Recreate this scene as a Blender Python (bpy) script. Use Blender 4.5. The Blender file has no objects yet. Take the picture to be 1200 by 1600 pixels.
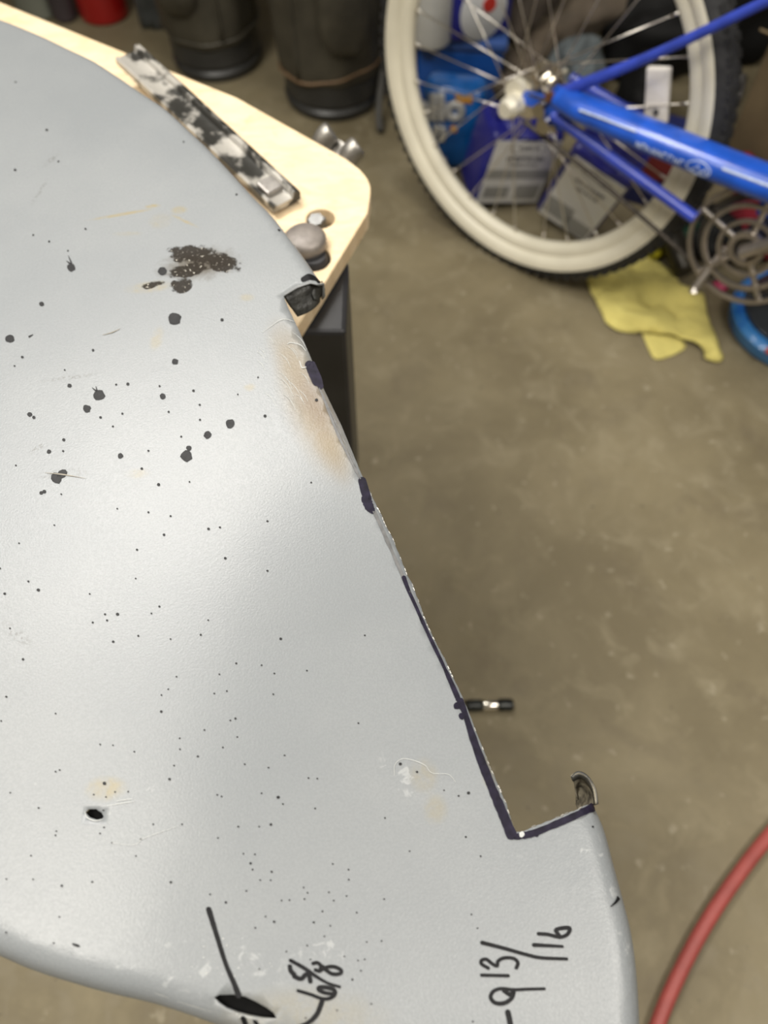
import bpy, bmesh, math, random
import numpy as np
from mathutils import Vector, Matrix, Euler, noise as mnoise
from mathutils.geometry import delaunay_2d_cdt
random.seed(7)
PI = math.pi
sc = bpy.context.scene
C = sc.collection

# ---------------------------------------------------------------- camera
F = 1202.0                      # focal length in pixels of the 1200x1600 frame
CAM = np.array([0, 0, 1.07]); PITCH = math.radians(60)
cd = bpy.data.cameras.new('camera'); cam = bpy.data.objects.new('camera', cd); C.objects.link(cam)
cam.location = CAM; cam.rotation_euler = (PI/2 - PITCH, 0, 0)
cd.sensor_fit = 'VERTICAL'; cd.sensor_height = 36.0; cd.sensor_width = 27.0
cd.lens = 36.0*F/1600; cd.clip_start = .01; cd.clip_end = 50
cd.dof.use_dof = True; cd.dof.focus_distance = .42; cd.dof.aperture_fstop = 5.6
sc.camera = cam

# ---------------------------------------------------------------- light
sc.view_settings.view_transform = 'Standard'; sc.view_settings.look = 'None'
sc.view_settings.gamma = 1; sc.view_settings.use_curve_mapping = False
sc.view_settings.exposure = 0.0
w = bpy.data.worlds.new('world'); sc.world = w; w.use_nodes = True
w.node_tree.nodes['Background'].inputs[0].default_value = (.85, .9, 1, 1)
w.node_tree.nodes['Background'].inputs[1].default_value = .07
def area(name, loc, target, size, power, color):
    l = bpy.data.lights.new(name, 'AREA'); l.shape = 'RECTANGLE'; l.size, l.size_y = size; l.energy = power; l.color = color
    o = bpy.data.objects.new(name, l); C.objects.link(o); o.location = loc
    o.rotation_euler = (Vector(target)-Vector(loc)).to_track_quat('-Z', 'Y').to_euler()
    return o
area('ceiling_lamp', (-.60, 1.02, 2.05), (-.1, .1, .6), (1.1, .34), 18.5, (1, .97, .92)).data.spread = 2.3
area('garage_lamp', (1.1, -.3, 2.5), (.7, .2, 0), (1.2, .5), 38, (1, .95, .87))
area('left_fill_light', (-.95, -.15, 2.5), (-.85, -.15, 0), (.8, .9), 44, (1, .95, .86))  # added fill light, brightens the left of the fender and the floor there

# ---------------------------------------------------------------- pixel helpers (points of the place read off the photo)
_f = np.array([0, math.cos(PITCH), -math.sin(PITCH)]); _r = np.array([1., 0, 0]); _u = np.array([0, math.sin(PITCH), math.cos(PITCH)])
def ray(x, y): return _f + (x-600)/F*_r - (y-800)/F*_u
def at(x, y, z):
    d = ray(x, y); return CAM + d*(z-CAM[2])/d[2]
def at_plane(x, y, P0, n):
    d = ray(x, y); return CAM + d*(((np.array(P0)-CAM)@n)/(d@n))
def height_for(xy, py):          # z on the vertical line through xy that shows at pixel row py
    k = (800-py)/F
    # (q.u) = k (q.f), q=(x,y,z-H)
    return CAM[2] + xy[1]*(k*_f[1]-_u[1])/(_u[2]-k*_f[2])

# ---------------------------------------------------------------- materials
MATS = {}
def mat(name, col, rough=.6, metal=0., var=.15, scale=12., bump=0., bscale=60., spec=.5, coat=0., col2=None, alpha=1., sharp=None, detail=6., trans=0.):
    if name in MATS: return MATS[name]
    m = bpy.data.materials.new(name); m.use_nodes = True; nt = m.node_tree; b = nt.nodes['Principled BSDF']
    b.inputs['Roughness'].default_value = rough; b.inputs['Metallic'].default_value = metal
    b.inputs['Specular IOR Level'].default_value = spec; b.inputs['Coat Weight'].default_value = coat
    b.inputs['Transmission Weight'].default_value = trans
    tc = nt.nodes.new('ShaderNodeTexCoord')
    n = nt.nodes.new('ShaderNodeTexNoise'); n.inputs['Scale'].default_value = scale; n.inputs['Detail'].default_value = detail
    nt.links.new(tc.outputs['Object'], n.inputs['Vector'])
    r = nt.nodes.new('ShaderNodeValToRGB')
    c = np.array(col[:3])
    if col2 is None:
        a, z = c*(1-var), np.minimum(c*(1+var), 1)
    else: a, z = np.array(col2[:3]), c
    r.color_ramp.elements[0].color = (*a, 1); r.color_ramp.elements[1].color = (*z, 1)
    lo, hi = sharp or (.3, .7)
    r.color_ramp.elements[0].position = lo; r.color_ramp.elements[1].position = hi
    nt.links.new(n.outputs['Fac'], r.inputs['Fac']); nt.links.new(r.outputs['Color'], b.inputs['Base Color'])
    if bump:
        n2 = nt.nodes.new('ShaderNodeTexNoise'); n2.inputs['Scale'].default_value = bscale; n2.inputs['Detail'].default_value = 3
        nt.links.new(tc.outputs['Object'], n2.inputs['Vector'])
        bp = nt.nodes.new('ShaderNodeBump'); bp.inputs['Strength'].default_value = bump; bp.inputs['Distance'].default_value = .002
        nt.links.new(n2.outputs['Fac'], bp.inputs['Height']); nt.links.new(bp.outputs['Normal'], b.inputs['Normal'])
    MATS[name] = m; return m

class G:                          # tiny node-graph helper
    def __init__(s, m): s.nt = m.node_tree; s.N = s.nt.nodes; s.L = s.nt.links
    def node(s, t, **kw):
        n = s.N.new(t)
        for k, v in kw.items(): setattr(n, k, v)
        return n
    def put(s, i, v):
        if hasattr(v, 'is_output'): s.L.new(v, i)
        elif v is not None: i.default_value = v
    def math(s, op, a, b=None, clamp=False):
        n = s.node('ShaderNodeMath', operation=op, use_clamp=clamp); s.put(n.inputs[0], a); s.put(n.inputs[1], b); return n.outputs[0]
    def noise(s, vec, scale, detail=4, rough=.55, dist=0):
        n = s.node('ShaderNodeTexNoise'); s.put(n.inputs['Vector'], vec); n.inputs['Scale'].default_value = scale
        n.inputs['Detail'].default_value = detail; n.inputs['Roughness'].default_value = rough; n.inputs['Distortion'].default_value = dist
        return n.outputs['Fac']
    def ramp(s, fac, lo, hi, a=0., b=1.):
        n = s.node('ShaderNodeMapRange', interpolation_type='SMOOTHSTEP'); s.put(n.inputs['Value'], fac)
        n.inputs['From Min'].default_value = lo; n.inputs['From Max'].default_value = hi
        n.inputs['To Min'].default_value = a; n.inputs['To Max'].default_value = b; return n.outputs['Result']
    def mix(s, fac, a, b):
        n = s.node('ShaderNodeMix', data_type='RGBA'); s.put(n.inputs[0], fac); s.put(n.inputs[6], a); s.put(n.inputs[7], b); return n.outputs[2]
    def spot(s, vec, cx, cy, rx, ry, ang=0.):   # 1 at centre, 0 at the ellipse
        sub = s.node('ShaderNodeVectorMath', operation='SUBTRACT'); s.put(sub.inputs[0], vec); sub.inputs[1].default_value = (cx, cy, 0)
        rot = s.node('ShaderNodeVectorRotate', rotation_type='Z_AXIS'); s.L.new(sub.outputs[0], rot.inputs['Vector']); rot.inputs['Angle'].default_value = -ang
        mul = s.node('ShaderNodeVectorMath', operation='MULTIPLY'); s.L.new(rot.outputs[0], mul.inputs[0]); mul.inputs[1].default_value = (1/rx, 1/ry, 0)
        ln = s.node('ShaderNodeVectorMath', operation='LENGTH'); s.L.new(mul.outputs[0], ln.inputs[0])
        return s.math('SUBTRACT', 1., ln.outputs['Value'], clamp=True)

# ---------------------------------------------------------------- object helpers
def empty(name, label, cat, loc=(0, 0, 0), rot=(0, 0, 0), group=None):
    o = bpy.data.objects.new(name, None); C.objects.link(o); o.location = loc; o.rotation_euler = rot; o.empty_display_size = .05
    tag(o, label, cat, group); return o
def tag(o, label, cat, group=None):
    o['label'] = label; o['category'] = cat
    if group: o['group'] = group
    return o
def link(name, me, m, parent=None, smooth=False):
    o = bpy.data.objects.new(name, me); C.objects.link(o)
    for mm in (m if isinstance(m, (list, tuple)) else [m]): me.materials.append(mm)
    if smooth:
        for p in me.polygons: p.use_smooth = True
    if parent is not None: o.parent = parent
    return o
def obj(name, bm, m, parent=None, smooth=False, sharp=None):
    bmesh.ops.recalc_face_normals(bm, faces=bm.faces)
    me = bpy.data.meshes.new(name); bm.to_mesh(me); bm.free()
    o = link(name, me, m, parent, smooth)
    if sharp is not None:
        for p in me.polygons: p.use_smooth = True
        me.set_sharp_from_angle(angle=math.radians(sharp))
    return o
def mesh(name, verts, faces, m, parent=None, smooth=False, solid=0, offset=-1, sub=0):
    me = bpy.data.meshes.new(name); me.from_pydata([tuple(map(float, v)) for v in verts], [], faces); me.validate()
    o = link(name, me, m, parent, smooth)
    if sub: s = o.modifiers.new('s', 'SUBSURF'); s.levels = s.render_levels = sub
    if solid: s = o.modifiers.new('t', 'SOLIDIFY'); s.thickness = solid; s.offset = offset
    return o
def bx(bm, x0, x1, y0, y1, z0, z1, bev=0., M=None, seg=2):
    r = bmesh.ops.create_cube(bm, size=1); vs = r['verts']
    bmesh.ops.scale(bm, vec=(x1-x0, y1-y0, z1-z0), verts=vs); bmesh.ops.translate(bm, vec=((x0+x1)/2, (y0+y1)/2, (z0+z1)/2), verts=vs)
    if bev:
        es = list({e for v in vs for e in v.link_edges})
        rb = bmesh.ops.bevel(bm, geom=es, offset=bev, segments=seg, affect='EDGES', profile=.5)
        vs = list({v for f in rb['faces'] for v in f.verts} | {v for v in vs if v.is_valid})
    if M is not None: bmesh.ops.transform(bm, matrix=M, verts=vs)
    return vs
def cyl(bm, p0, p1, r0, r1=None, seg=24, caps=True):
    p0, p1 = Vector(p0), Vector(p1); r1 = r0 if r1 is None else r1
    d = p1-p0; q = d.to_track_quat('Z', 'Y').to_matrix().to_4x4()
    M = Matrix.Translation((p0+p1)/2) @ q
    return bmesh.ops.create_cone(bm, cap_ends=caps, segments=seg, radius1=r0, radius2=r1, depth=d.length, matrix=M)['verts']
def catmull(pts, n=8):
    P = [np.array(p, float) for p in pts]
    if len(P) < 3:
        return [P[0]*(1-t)+P[-1]*t for t in np.linspace(0, 1, n+1)]
    P = [2*P[0]-P[1]] + P + [2*P[-1]-P[-2]]; out = []
    for i in range(1, len(P)-2):
        a, b, c, d = P[i-1:i+3]
        for k in range(n):
            t = k/n; out.append(.5*((2*b)+(-a+c)*t+(2*a-5*b+4*c-d)*t*t+(-a+3*b-3*c+d)*t**3))
    out.append(P[-2]); return out
def tube(bm, pts, r, seg=16, sx=1., up=(0, 0, 1)):
    rr = r if hasattr(r, '__len__') else [r]*len(pts)
    rings = []; pts = [Vector(p) for p in pts]
    for i, p in enumerate(pts):
        t = (pts[min(i+1, len(pts)-1)]-pts[max(i-1, 0)]).normalized(); upv = Vector(up)
        if abs(t.dot(upv)) > .98: upv = Vector((1, 0, 0))
        a = t.cross(upv).normalized(); b = a.cross(t).normalized()
        rings.append([bm.verts.new(p + a*math.cos(2*PI*k/seg)*rr[i]*sx + b*math.sin(2*PI*k/seg)*rr[i]) for k in range(seg)])
    for i in range(len(rings)-1):
        for k in range(seg): bm.faces.new((rings[i][k], rings[i][(k+1) % seg], rings[i+1][(k+1) % seg], rings[i+1][k]))
    bm.faces.new(rings[0]); bm.faces.new(list(reversed(rings[-1])))
def lathe(bm, prof, seg=64, axis='Z', closed=False, wob=None):
    rings = []
    for k in range(seg):
        a = 2*PI*k/seg; row = []
        for (r, z) in prof:
            rr = r*(1 + (wob(a, z) if wob else 0)); c, s = math.cos(a)*rr, math.sin(a)*rr
            row.append(bm.verts.new((c, s, z) if axis == 'Z' else (c, z, s)))
        rings.append(row)
    n = len(prof)
    for k in range(seg):
        A, B = rings[k], rings[(k+1) % seg]
        for i in range(n if closed else n-1): bm.faces.new((A[i], B[i], B[(i+1) % n], A[(i+1) % n]))
    if not closed:
        bm.faces.new([r[0] for r in rings]); bm.faces.new([r[-1] for r in reversed(rings)])
def extr_poly(bm, pts, z0, z1):
    a = [bm.verts.new((p[0], p[1], z0)) for p in pts]; b = [bm.verts.new((p[0], p[1], z1)) for p in pts]; n = len(pts)
    bm.faces.new(a[::-1]); bm.faces.new(b)
    for i in range(n): bm.faces.new((a[i], a[(i+1) % n], b[(i+1) % n], b[i]))

# ================================================================ the room
def make_floor():
    m = bpy.data.materials.new('stained_concrete'); m.use_nodes = True; g = G(m); b = g.N['Principled BSDF']
    v = g.node('ShaderNodeTexCoord').outputs['Object']
    big = g.noise(v, 3.2, 5, .6, .4); mid = g.noise(v, 17, 5, .6, .8); fine = g.noise(v, 140, 3)
    c = g.mix(g.ramp(big, .32, .68), (.155, .128, .074, 1), (.235, .198, .120, 1))
    c = g.mix(g.math('MULTIPLY', g.ramp(mid, .48, .75), .45), c, (.31, .27, .18, 1))
    dk = g.noise(v, 9, 4, .6, .5); c = g.mix(g.math('MULTIPLY', g.ramp(dk, .52, .74), .5), c, (.13, .105, .065, 1))
    sp = g.noise(v, 44, 2); c = g.mix(g.math('MULTIPLY', g.ramp(sp, .64, .74), .5), c, (.36, .32, .23, 1))
    c = g.mix(g.math('MULTIPLY', g.ramp(g.noise(v, 61, 2), .70, .78), .55), c, (.045, .038, .028, 1))
    c = g.mix(g.math('MULTIPLY', fine, .18), c, (.10, .085, .06, 1))
    g.put(b.inputs['Base Color'], c); g.put(b.inputs['Roughness'], g.ramp(mid, .3, .7, .5, .72)); b.inputs['Specular IOR Level'].default_value = .35
    bp = g.node('ShaderNodeBump'); bp.inputs['Strength'].default_value = .25; bp.inputs['Distance'].default_value = .003
    g.put(bp.inputs['Height'], mid); g.put(b.inputs['Normal'], bp.outputs[0])
    return m
def struct(name, x0, x1, y0, y1, z0, z1, m):
    bm = bmesh.new(); bx(bm, x0, x1, y0, y1, z0, z1); o = obj(name, bm, m); o['kind'] = 'structure'; return o
wallm = mat('painted_drywall', (.42, .40, .36), .85, var=.06, scale=2)
struct('floor', -3, 3, -2.2, 3.2, -.1, 0, make_floor())
struct('ceiling', -3, 3, -2.2, 3.2, 2.6, 2.7, mat('ceiling_paint', (.5, .49, .46), .9, var=.05))
struct('wall_back', -3, 3, 3.2, 3.3, 0, 2.6, wallm); struct('wall_front', -3, 3, -2.3, -2.2, 0, 2.6, wallm)
struct('wall_left', -3.1, -3, -2.2, 3.2, 0, 2.6, wallm); struct('wall_right', 3, 3.1, -2.2, 3.2, 0, 2.6, wallm)

# ================================================================ the painted metal panel
Z0 = .705
SLOPE = .13  # bend shaped into the fender to make a soft light-to-dark boundary
def hbase(x, y): return Z0 - .13*(min(.6, abs(x+.06))**2) - .035*(min(1.2, abs(y-.20))**2) - 1.2*min(.2, max(0., -.0-y))**2 - SLOPE*max(0., min(1., (.26-y)/.12))*(.011*math.log1p(math.exp(min(40, (x-(-.098+.12*y))/.011))) - .6*max(0., x+.02)**2/.12)
def hpx(px, py, dz=0.):
    p = at(px, py, Z0)
    for _ in range(6): p = at(px, py, hbase(p[0], p[1])+dz)
    return p
ARC = [(-330, -20), (-220, -20), (-110, 0), (0, 31), (37, 45), (75, 61), (112, 79), (150, 97), (187, 121), (225, 147), (262, 172), (300, 207), (325, 230), (365, 272), (400, 310), (425, 335), (445, 360), (475, 400), (490, 422), (507, 447)]
CUT = [(495, 443), (485, 442), (465, 449), (443, 462), (450, 480), (467, 516), (487, 562), (506, 608), (534, 666), (566, 744), (587, 787), (616, 847), (637, 900), (644, 912), (667, 975), (697, 1034), (725, 1094), (750, 1159), (775, 1219), (791, 1256), (805, 1300), (817, 1299), (869, 1278), (904, 1264), (928, 1252)]
RGT = [(933, 1261), (948, 1296), (962, 1348), (974, 1392), (989, 1450), (997, 1500), (1002, 1558), (1004, 1600), (1005, 1680), (990, 1760)]
BOT = [(900, 1790), (700, 1740), (520, 1670), (420, 1630), (320, 1597), (283, 1583), (233, 1568), (167, 1553), (110, 1537), (50, 1518), (0, 1497), (-90, 1455), (-200, 1380), (-330, 1290)]
R_TOP, R_RGT, R_BOT = .008, .013, .012
def world_line(pts, dz, smooth=True):
    P = [hpx(*p, dz)[:2] for p in pts]
    if smooth: P = catmull(P, 4)
    return P
def resample(P, step):
    P = np.array(P); d = np.r_[0, np.cumsum(np.linalg.norm(np.diff(P, axis=0), axis=1))]; n = max(2, int(d[-1]/step)+1)
    t = np.linspace(0, d[-1], n); return np.stack([np.interp(t, d, P[:, 0]), np.interp(t, d, P[:, 1])], 1)
arcW = resample(world_line(ARC, -R_TOP*.5), .004)
cutW = []
for a, b in zip(CUT[:-1], CUT[1:]):
    A, B = hpx(*a)[:2], hpx(*b)[:2]; n = max(1, int(np.linalg.norm(B-A)/.0022))
    for k in range(n):
        q = A+(B-A)*k/n; j = .0002 if b[1] > 750 else .00005
        cutW.append(q+np.array([random.uniform(-j, j), random.uniform(-j, j)]))
cutW = np.array(cutW)
rgtW = resample(world_line(RGT, -R_RGT*.5), .004); botW = resample(world_line(BOT, -R_BOT*.5), .006)
OUT = np.concatenate([arcW, cutW, rgtW, botW])
TYPE = [0]*len(arcW)+[3]*len(cutW)+[1]*len(rgtW)+[2]*len(botW)
HOLE1 = [(133, 1269), (138, 1264), (150, 1264), (159, 1270), (162, 1276), (160, 1279), (152, 1281), (140, 1277)]
_h2 = [(135, 835), (170, 818), (250, 815), (330, 828), (400, 860), (470, 900), (510, 930), (530, 968), (440, 968), (360, 955), (280, 935), (210, 905), (165, 870)]
HOLE2 = [(300+a/4, 1350+b/4) for a, b in _h2]
holesW = [np.array([hpx(*p)[:2] for p in h]) for h in (HOLE1, HOLE2)]
def seg_dist(Q, P):               # distance of points Q to polyline P
    Q = np.asarray(Q); best = np.full(len(Q), 9.)
    for a, b in zip(P[:-1], P[1:]):
        ab = b-a; L = ab@ab+1e-12; t = np.clip(((Q-a)@ab)/L, 0, 1); best = np.minimum(best, np.linalg.norm(Q-(a+t[:, None]*ab), axis=1))
    return best
def surf(Q):
    Q = np.asarray(Q, float); z = np.array([hbase(x, y) for x, y in Q])
    for P, R in ((arcW, R_TOP), (rgtW, R_RGT), (botW, R_BOT)):
        d = seg_dist(Q, P[::3] if len(P) > 60 else P); t = np.clip(R-d, 0, R*.995); z -= R-np.sqrt(R*R-t*t)
    return z
def inside(Q, P):
    Q = np.asarray(Q); r = np.zeros(len(Q), bool); n = len(P)
    for i in range(n):
        a, b = P[i], P[(i+1) % n]
        c = ((a[1] > Q[:, 1]) != (b[1] > Q[:, 1])) & (Q[:, 0] < (b[0]-a[0])*(Q[:, 1]-a[1])/(b[1]-a[1]+1e-15)+a[0]); r ^= c
    return r
def build_skin(root, m):
    lo, hi = OUT.min(0), OUT.max(0); st = .0045
    gx, gy = np.meshgrid(np.arange(lo[0], hi[0], st), np.arange(lo[1], hi[1], st)); Q = np.stack([gx.ravel(), gy.ravel()], 1)
    Q = Q[inside(Q, OUT)]
    closed = np.vstack([OUT, OUT[:1]]); d = seg_dist(Q, closed[::2]); Q = Q[d > .003]
    for h in holesW: Q = Q[(~inside(Q, h)) & (seg_dist(Q, np.vstack([h, h[:1]])) > .0012)]
    extra = []
    for P, R in ((arcW, R_TOP), (rgtW, R_RGT), (botW, R_BOT)):
        t = np.gradient(P, axis=0); t /= np.linalg.norm(t, axis=1)[:, None]; n = np.stack([t[:, 1], -t[:, 0]], 1)
        for k in (.04, .13, .28, .5, .8):
            e = P+n*R*k; e = e[inside(e, OUT)]; e = e[seg_dist(e, closed[::2]) > R*k*.7]; extra.append(e)
    Q = Q[seg_dist(Q, arcW[::2]) > R_TOP*.9]; Q = Q[seg_dist(Q, rgtW) > R_RGT*.9]; Q = Q[seg_dist(Q, botW) > R_BOT*.9]
    pts = list(OUT); nO = len(OUT); edges = [(i, (i+1) % nO) for i in range(nO)]
    holeloops = []
    for h in holesW:
        s = len(pts); pts += list(h); edges += [(s+i, s+(i+1) % len(h)) for i in range(len(h))]; holeloops.append(h)
    pts += list(np.concatenate(extra)) + list(Q)
    vs, es, fs, *_ = delaunay_2d_cdt([Vector(p) for p in pts], edges, [], 0, 1e-6)
    V = np.array([(v.x, v.y) for v in vs]); cen = np.array([V[list(f)].mean(0) for f in fs])
    ok = inside(cen, OUT)
    for h in holesW: ok &= ~inside(cen, h)
    fs = [tuple(f) for f, o in zip(fs, ok) if o]; z = surf(V)
    verts = [(*V[i], z[i]) for i in range(len(V))]
    # skirt that hangs from the rolled edges
    def near(P): return [int(np.argmin(((V-p)**2).sum(1))) for p in P]
    for P, drop in ((arcW, .012), (rgtW, .02), (botW, .02)):
        ids = near(P); base = len(verts)
        for k, dz in enumerate((.5, 1.)):
            for i in ids: verts.append((V[i][0], V[i][1], z[i]-drop*dz))
        n = len(ids)
        for i in range(n-1):
            if ids[i] == ids[i+1]: continue
            fs.append((ids[i], ids[i+1], base+i+1, base+i)); fs.append((base+i, base+i+1, base+n+i+1, base+n+i))
    o = mesh('painted_skin', verts, fs, m, root, smooth=True, solid=.0011, offset=-1)
    bm = bmesh.new(); bm.from_mesh(o.data); bmesh.ops.recalc_face_normals(bm, faces=bm.faces)
    if sum(f.normal.z*f.calc_area() for f in bm.faces) < 0: bmesh.ops.reverse_faces(bm, faces=bm.faces)
    bm.to_mesh(o.data); bm.free(); o.data.set_sharp_from_angle(angle=math.radians(50))
    return o
def lift(Q, dz=.0003):
    z = surf(Q); return [(q[0], q[1], zz+dz) for q, zz in zip(Q, z)]
class Decal:                      # thin marks lying on the panel, gathered into one mesh
    def __init__(s): s.v = []; s.f = []
    def poly(s, px, dz=.0003):
        Q = np.array([hpx(*p)[:2] for p in px]); c = Q.mean(0); b = len(s.v)
        s.v += lift(np.vstack([Q, c[None]]), dz); n = len(Q)
        s.f += [(b+i, b+(i+1) % n, b+n) for i in range(n)]
    def disc(s, x, y, r, ar=1., ang=0., n=10, jit=.12, dz=.0003):
        ph = random.random()*6; k = []
        for i in range(n):
            a = 2*PI*i/n+ph; rr = r*(1+random.uniform(-jit, jit)); u, v = rr*math.cos(a)*ar, rr*math.sin(a)
            k.append((x+u*math.cos(ang)-v*math.sin(ang), y+u*math.sin(ang)+v*math.cos(ang)))
        s.poly(k, dz)
    def stroke(s, px, w, n=6, dz=.0004, cap=True, jit=0.):
        P = catmull(px, n) if len(px) > 2 else catmull(px, 6)
        P = np.array(P); m = len(P); W = w if hasattr(w, '__len__') else [w, w]
        W = np.interp(np.linspace(0, 1, m), np.linspace(0, 1, len(W)), W)/2*(1+np.array([random.uniform(-jit, jit) for _ in range(m)]))
        t = np.gradient(P, axis=0); W = W*1.15; t /= np.linalg.norm(t, axis=1)[:, None]+1e-9; nn = np.stack([-t[:, 1], t[:, 0]], 1)
        L, Rr = P+nn*W[:, None], P-nn*W[:, None]; b = len(s.v)
        s.v += lift(np.array([hpx(*p)[:2] for p in np.vstack([L, Rr])]), dz)
        s.f += [(b+i, b+i+1, b+m+i+1, b+m+i) for i in range(m-1)]
        if cap:
            s.disc(*P[0], W[0], n=12, jit=0, dz=dz+.00002); s.disc(*P[-1], W[-1], n=12, jit=0, dz=dz+.00002)
    def build(s, name, m, root): return mesh(name, s.v, s.f, m, root)

def panel_material():
    m = bpy.data.materials.new('grey_primer'); m.use_nodes = True; g = G(m); b = g.N['Principled BSDF']
    v = g.node('ShaderNodeTexCoord').outputs['Object']
    grain = g.noise(v, 900, 2, .6); cloud = g.noise(v, 9, 4)
    c = g.mix(g.ramp(cloud, .3, .7), (.196, .209, .218, 1), (.221, .233, .240, 1))
    c = g.mix(g.math('MULTIPLY', g.ramp(grain, .35, .65), .28), c, (.15, .16, .17, 1))
    n1 = g.noise(v, 130, 4, .65, .6); n2 = g.noise(v, 42, 5, .6, 1.0); n3 = g.noise(v, 500, 3, .6); nb = g.noise(v, 120, 6, .7, .2)
    S = lambda px, py, rx, ry, ang=0: g.spot(v, *[float(k) for k in hpx(px, py)[:2]], rx*PX, ry*PX, math.radians(ang))
    PX = .00034
    def tint(c, mask, col, k): return g.mix(g.math('MULTIPLY', mask, k), c, (*col, 1))
    def rough_mask(sp, n, lo=.5, hi=.85, wt=.5):
        return g.math('MULTIPLY', g.ramp(g.math('ADD', sp, g.math('MULTIPLY', g.math('SUBTRACT', n, .5), wt)), lo, hi), g.ramp(sp, 0, .12))
    # heat-browned area along the cut
    for a in ((488, 645, 60, 190, 22), (455, 560, 46, 130, 20), (512, 690, 34, 110, 24)):
        c = tint(c, g.math('MULTIPLY', g.ramp(S(*a), 0, .9), g.ramp(n2, .2, .6, .6, 1)), (.17, .128, .066), .75)
    c = tint(c, g.ramp(S(490, 630, 36, 110, 24), 0, 1), (.11, .065, .025), .6)
    # yellow spots
    for a, k in (((190, 335, 85, 7, 13), .8), ((238, 322, 22, 8, 10), .9), ((288, 345, 46, 6, -34), .8), ((280, 328, 22, 16), .7), ((165, 1232, 34, 20), .75), ((662, 1212, 26, 30), .35), ((680, 1264, 22, 26), .35), ((236, 448, 60, 20, 8), .6), ((250, 345, 30, 30), .35), ((245, 530, 16, 40), .4), ((390, 605, 14, 12), .5), ((468, 1590, 130, 40), .3), ((215, 740, 26, 14), .35), ((385, 465, 20, 14), .45), ((200, 365, 40, 10), .25), ((763, 1205, 14, 30), .45)):
        c = tint(c, g.math('MULTIPLY', g.ramp(S(*a), 0, .7), g.ramp(n1, .35, .6, .35, 1)), (.235, .20, .115), k*1.1)
    # burnt crust
    halo = rough_mask(S(312, 412, 100, 60, 8), n1, .05, .75, .8); c = tint(c, halo, (.055, .042, .024), .9)
    crust = None
    for a in ((298, 396, 62, 30, 0), (338, 408, 62, 28, -26), (283, 446, 24, 24), (296, 422, 52, 22, 18), (236, 446, 30, 11, 14)):
        k = rough_mask(S(*a), nb, .10, .30, 2.0); crust = k if crust is None else g.math('MAXIMUM', crust, k)
    c = tint(c, crust, (.020, .016, .012), .95); g.put(b.inputs['Specular IOR Level'], g.math('SUBTRACT', .55, g.math('MULTIPLY', crust, .42)))
    sparkle = g.math('MULTIPLY', crust, g.ramp(n3, .62, .70)); c = tint(c, sparkle, (.6, .57, .5), .8)
    # soot smudges and scuffs
    for a in ((80, 250, 12, 34, -30), (62, 300, 7, 60, -12), (96, 740, 60, 12, 5), (25, 990, 46, 12, -35), (60, 700, 26, 8, 40), (110, 590, 70, 7, 8)):
        c = tint(c, g.math('MULTIPLY', g.ramp(S(*a), .0, .8), g.ramp(n3, .46, .6)), (.11, .11, .105), .6)
    for a in ((450, 650, 24, 40, 20), (350, 1500, 110, 34, -10), (500, 1480, 60, 22, 0), (600, 1525, 26, 12), (245, 1235, 60, 16, 20), (250, 1520, 120, 20, -12), (75, 1220, 26, 14), (800, 1320, 40, 22), (630, 1215, 60, 34, -25), (905, 1320, 40, 60, 60), (970, 1440, 14, 120, 12)):
        c = tint(c, g.math('MULTIPLY', g.ramp(S(*a), .0, .7), g.ramp(n1, .58, .66)), (.36, .37, .37), .55)
    g.put(b.inputs['Base Color'], c)
    rg = g.math('ADD', .33, g.math('MULTIPLY', grain, .12)); rg = g.math('ADD', rg, g.math('MULTIPLY', crust, .30)); g.put(b.inputs['Roughness'], rg)
    hgt = g.math('ADD', g.math('MULTIPLY', g.noise(v, 950, 2), .34), g.math('MULTIPLY', crust, g.math('MULTIPLY', g.noise(v, 300, 3), 2.5)))
    hgt = g.math('ADD', hgt, g.math('MULTIPLY', g.math('MULTIPLY', g.ramp(S(900, 1330, 80, 90, 0), 0, .5), g.noise(v, 160, 3)), .5))
    hgt = g.math('ADD', hgt, g.math('MULTIPLY', g.ramp(g.math('MAXIMUM', S(985, 1480, 22, 190, 0), g.math('MAXIMUM', S(450, 650, 30, 50), S(650, 1215, 60, 40))), 0, .5), g.math('MULTIPLY', g.noise(v, 240, 3, .6), .7)))
    hgt = g.math('ADD', hgt, g.math('MULTIPLY', g.noise(v, 12, 2), .5))
    bp = g.node('ShaderNodeBump'); bp.inputs['Strength'].default_value = .55; bp.inputs['Distance'].default_value = .0006
    g.put(bp.inputs['Height'], hgt); g.put(b.inputs['Normal'], bp.outputs[0])
    return m
panel = empty('car_fender', 'large grey primed sheet metal fender with a sawn notch, black specks and handwritten measurements', 'fender', (0, 0, 0))
skin = build_skin(panel, panel_material())
ink = mat('marker_ink', (.008, .008, .009), .5, var=.3, scale=300, spec=.15)
cut_ink = mat('violet_cut_ink', (.011, .009, .019), .5, var=.5, scale=220, spec=.14)
spk = mat('black_speck', (.013, .013, .014), .55, var=.4, scale=300, spec=.25)
D = Decal()
T24 = lambda L, ox, oy, s: [(ox+a/s, oy+b/s, (r[0] if r else 3)/s) for a, b, *r in L]
SP = []
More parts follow.
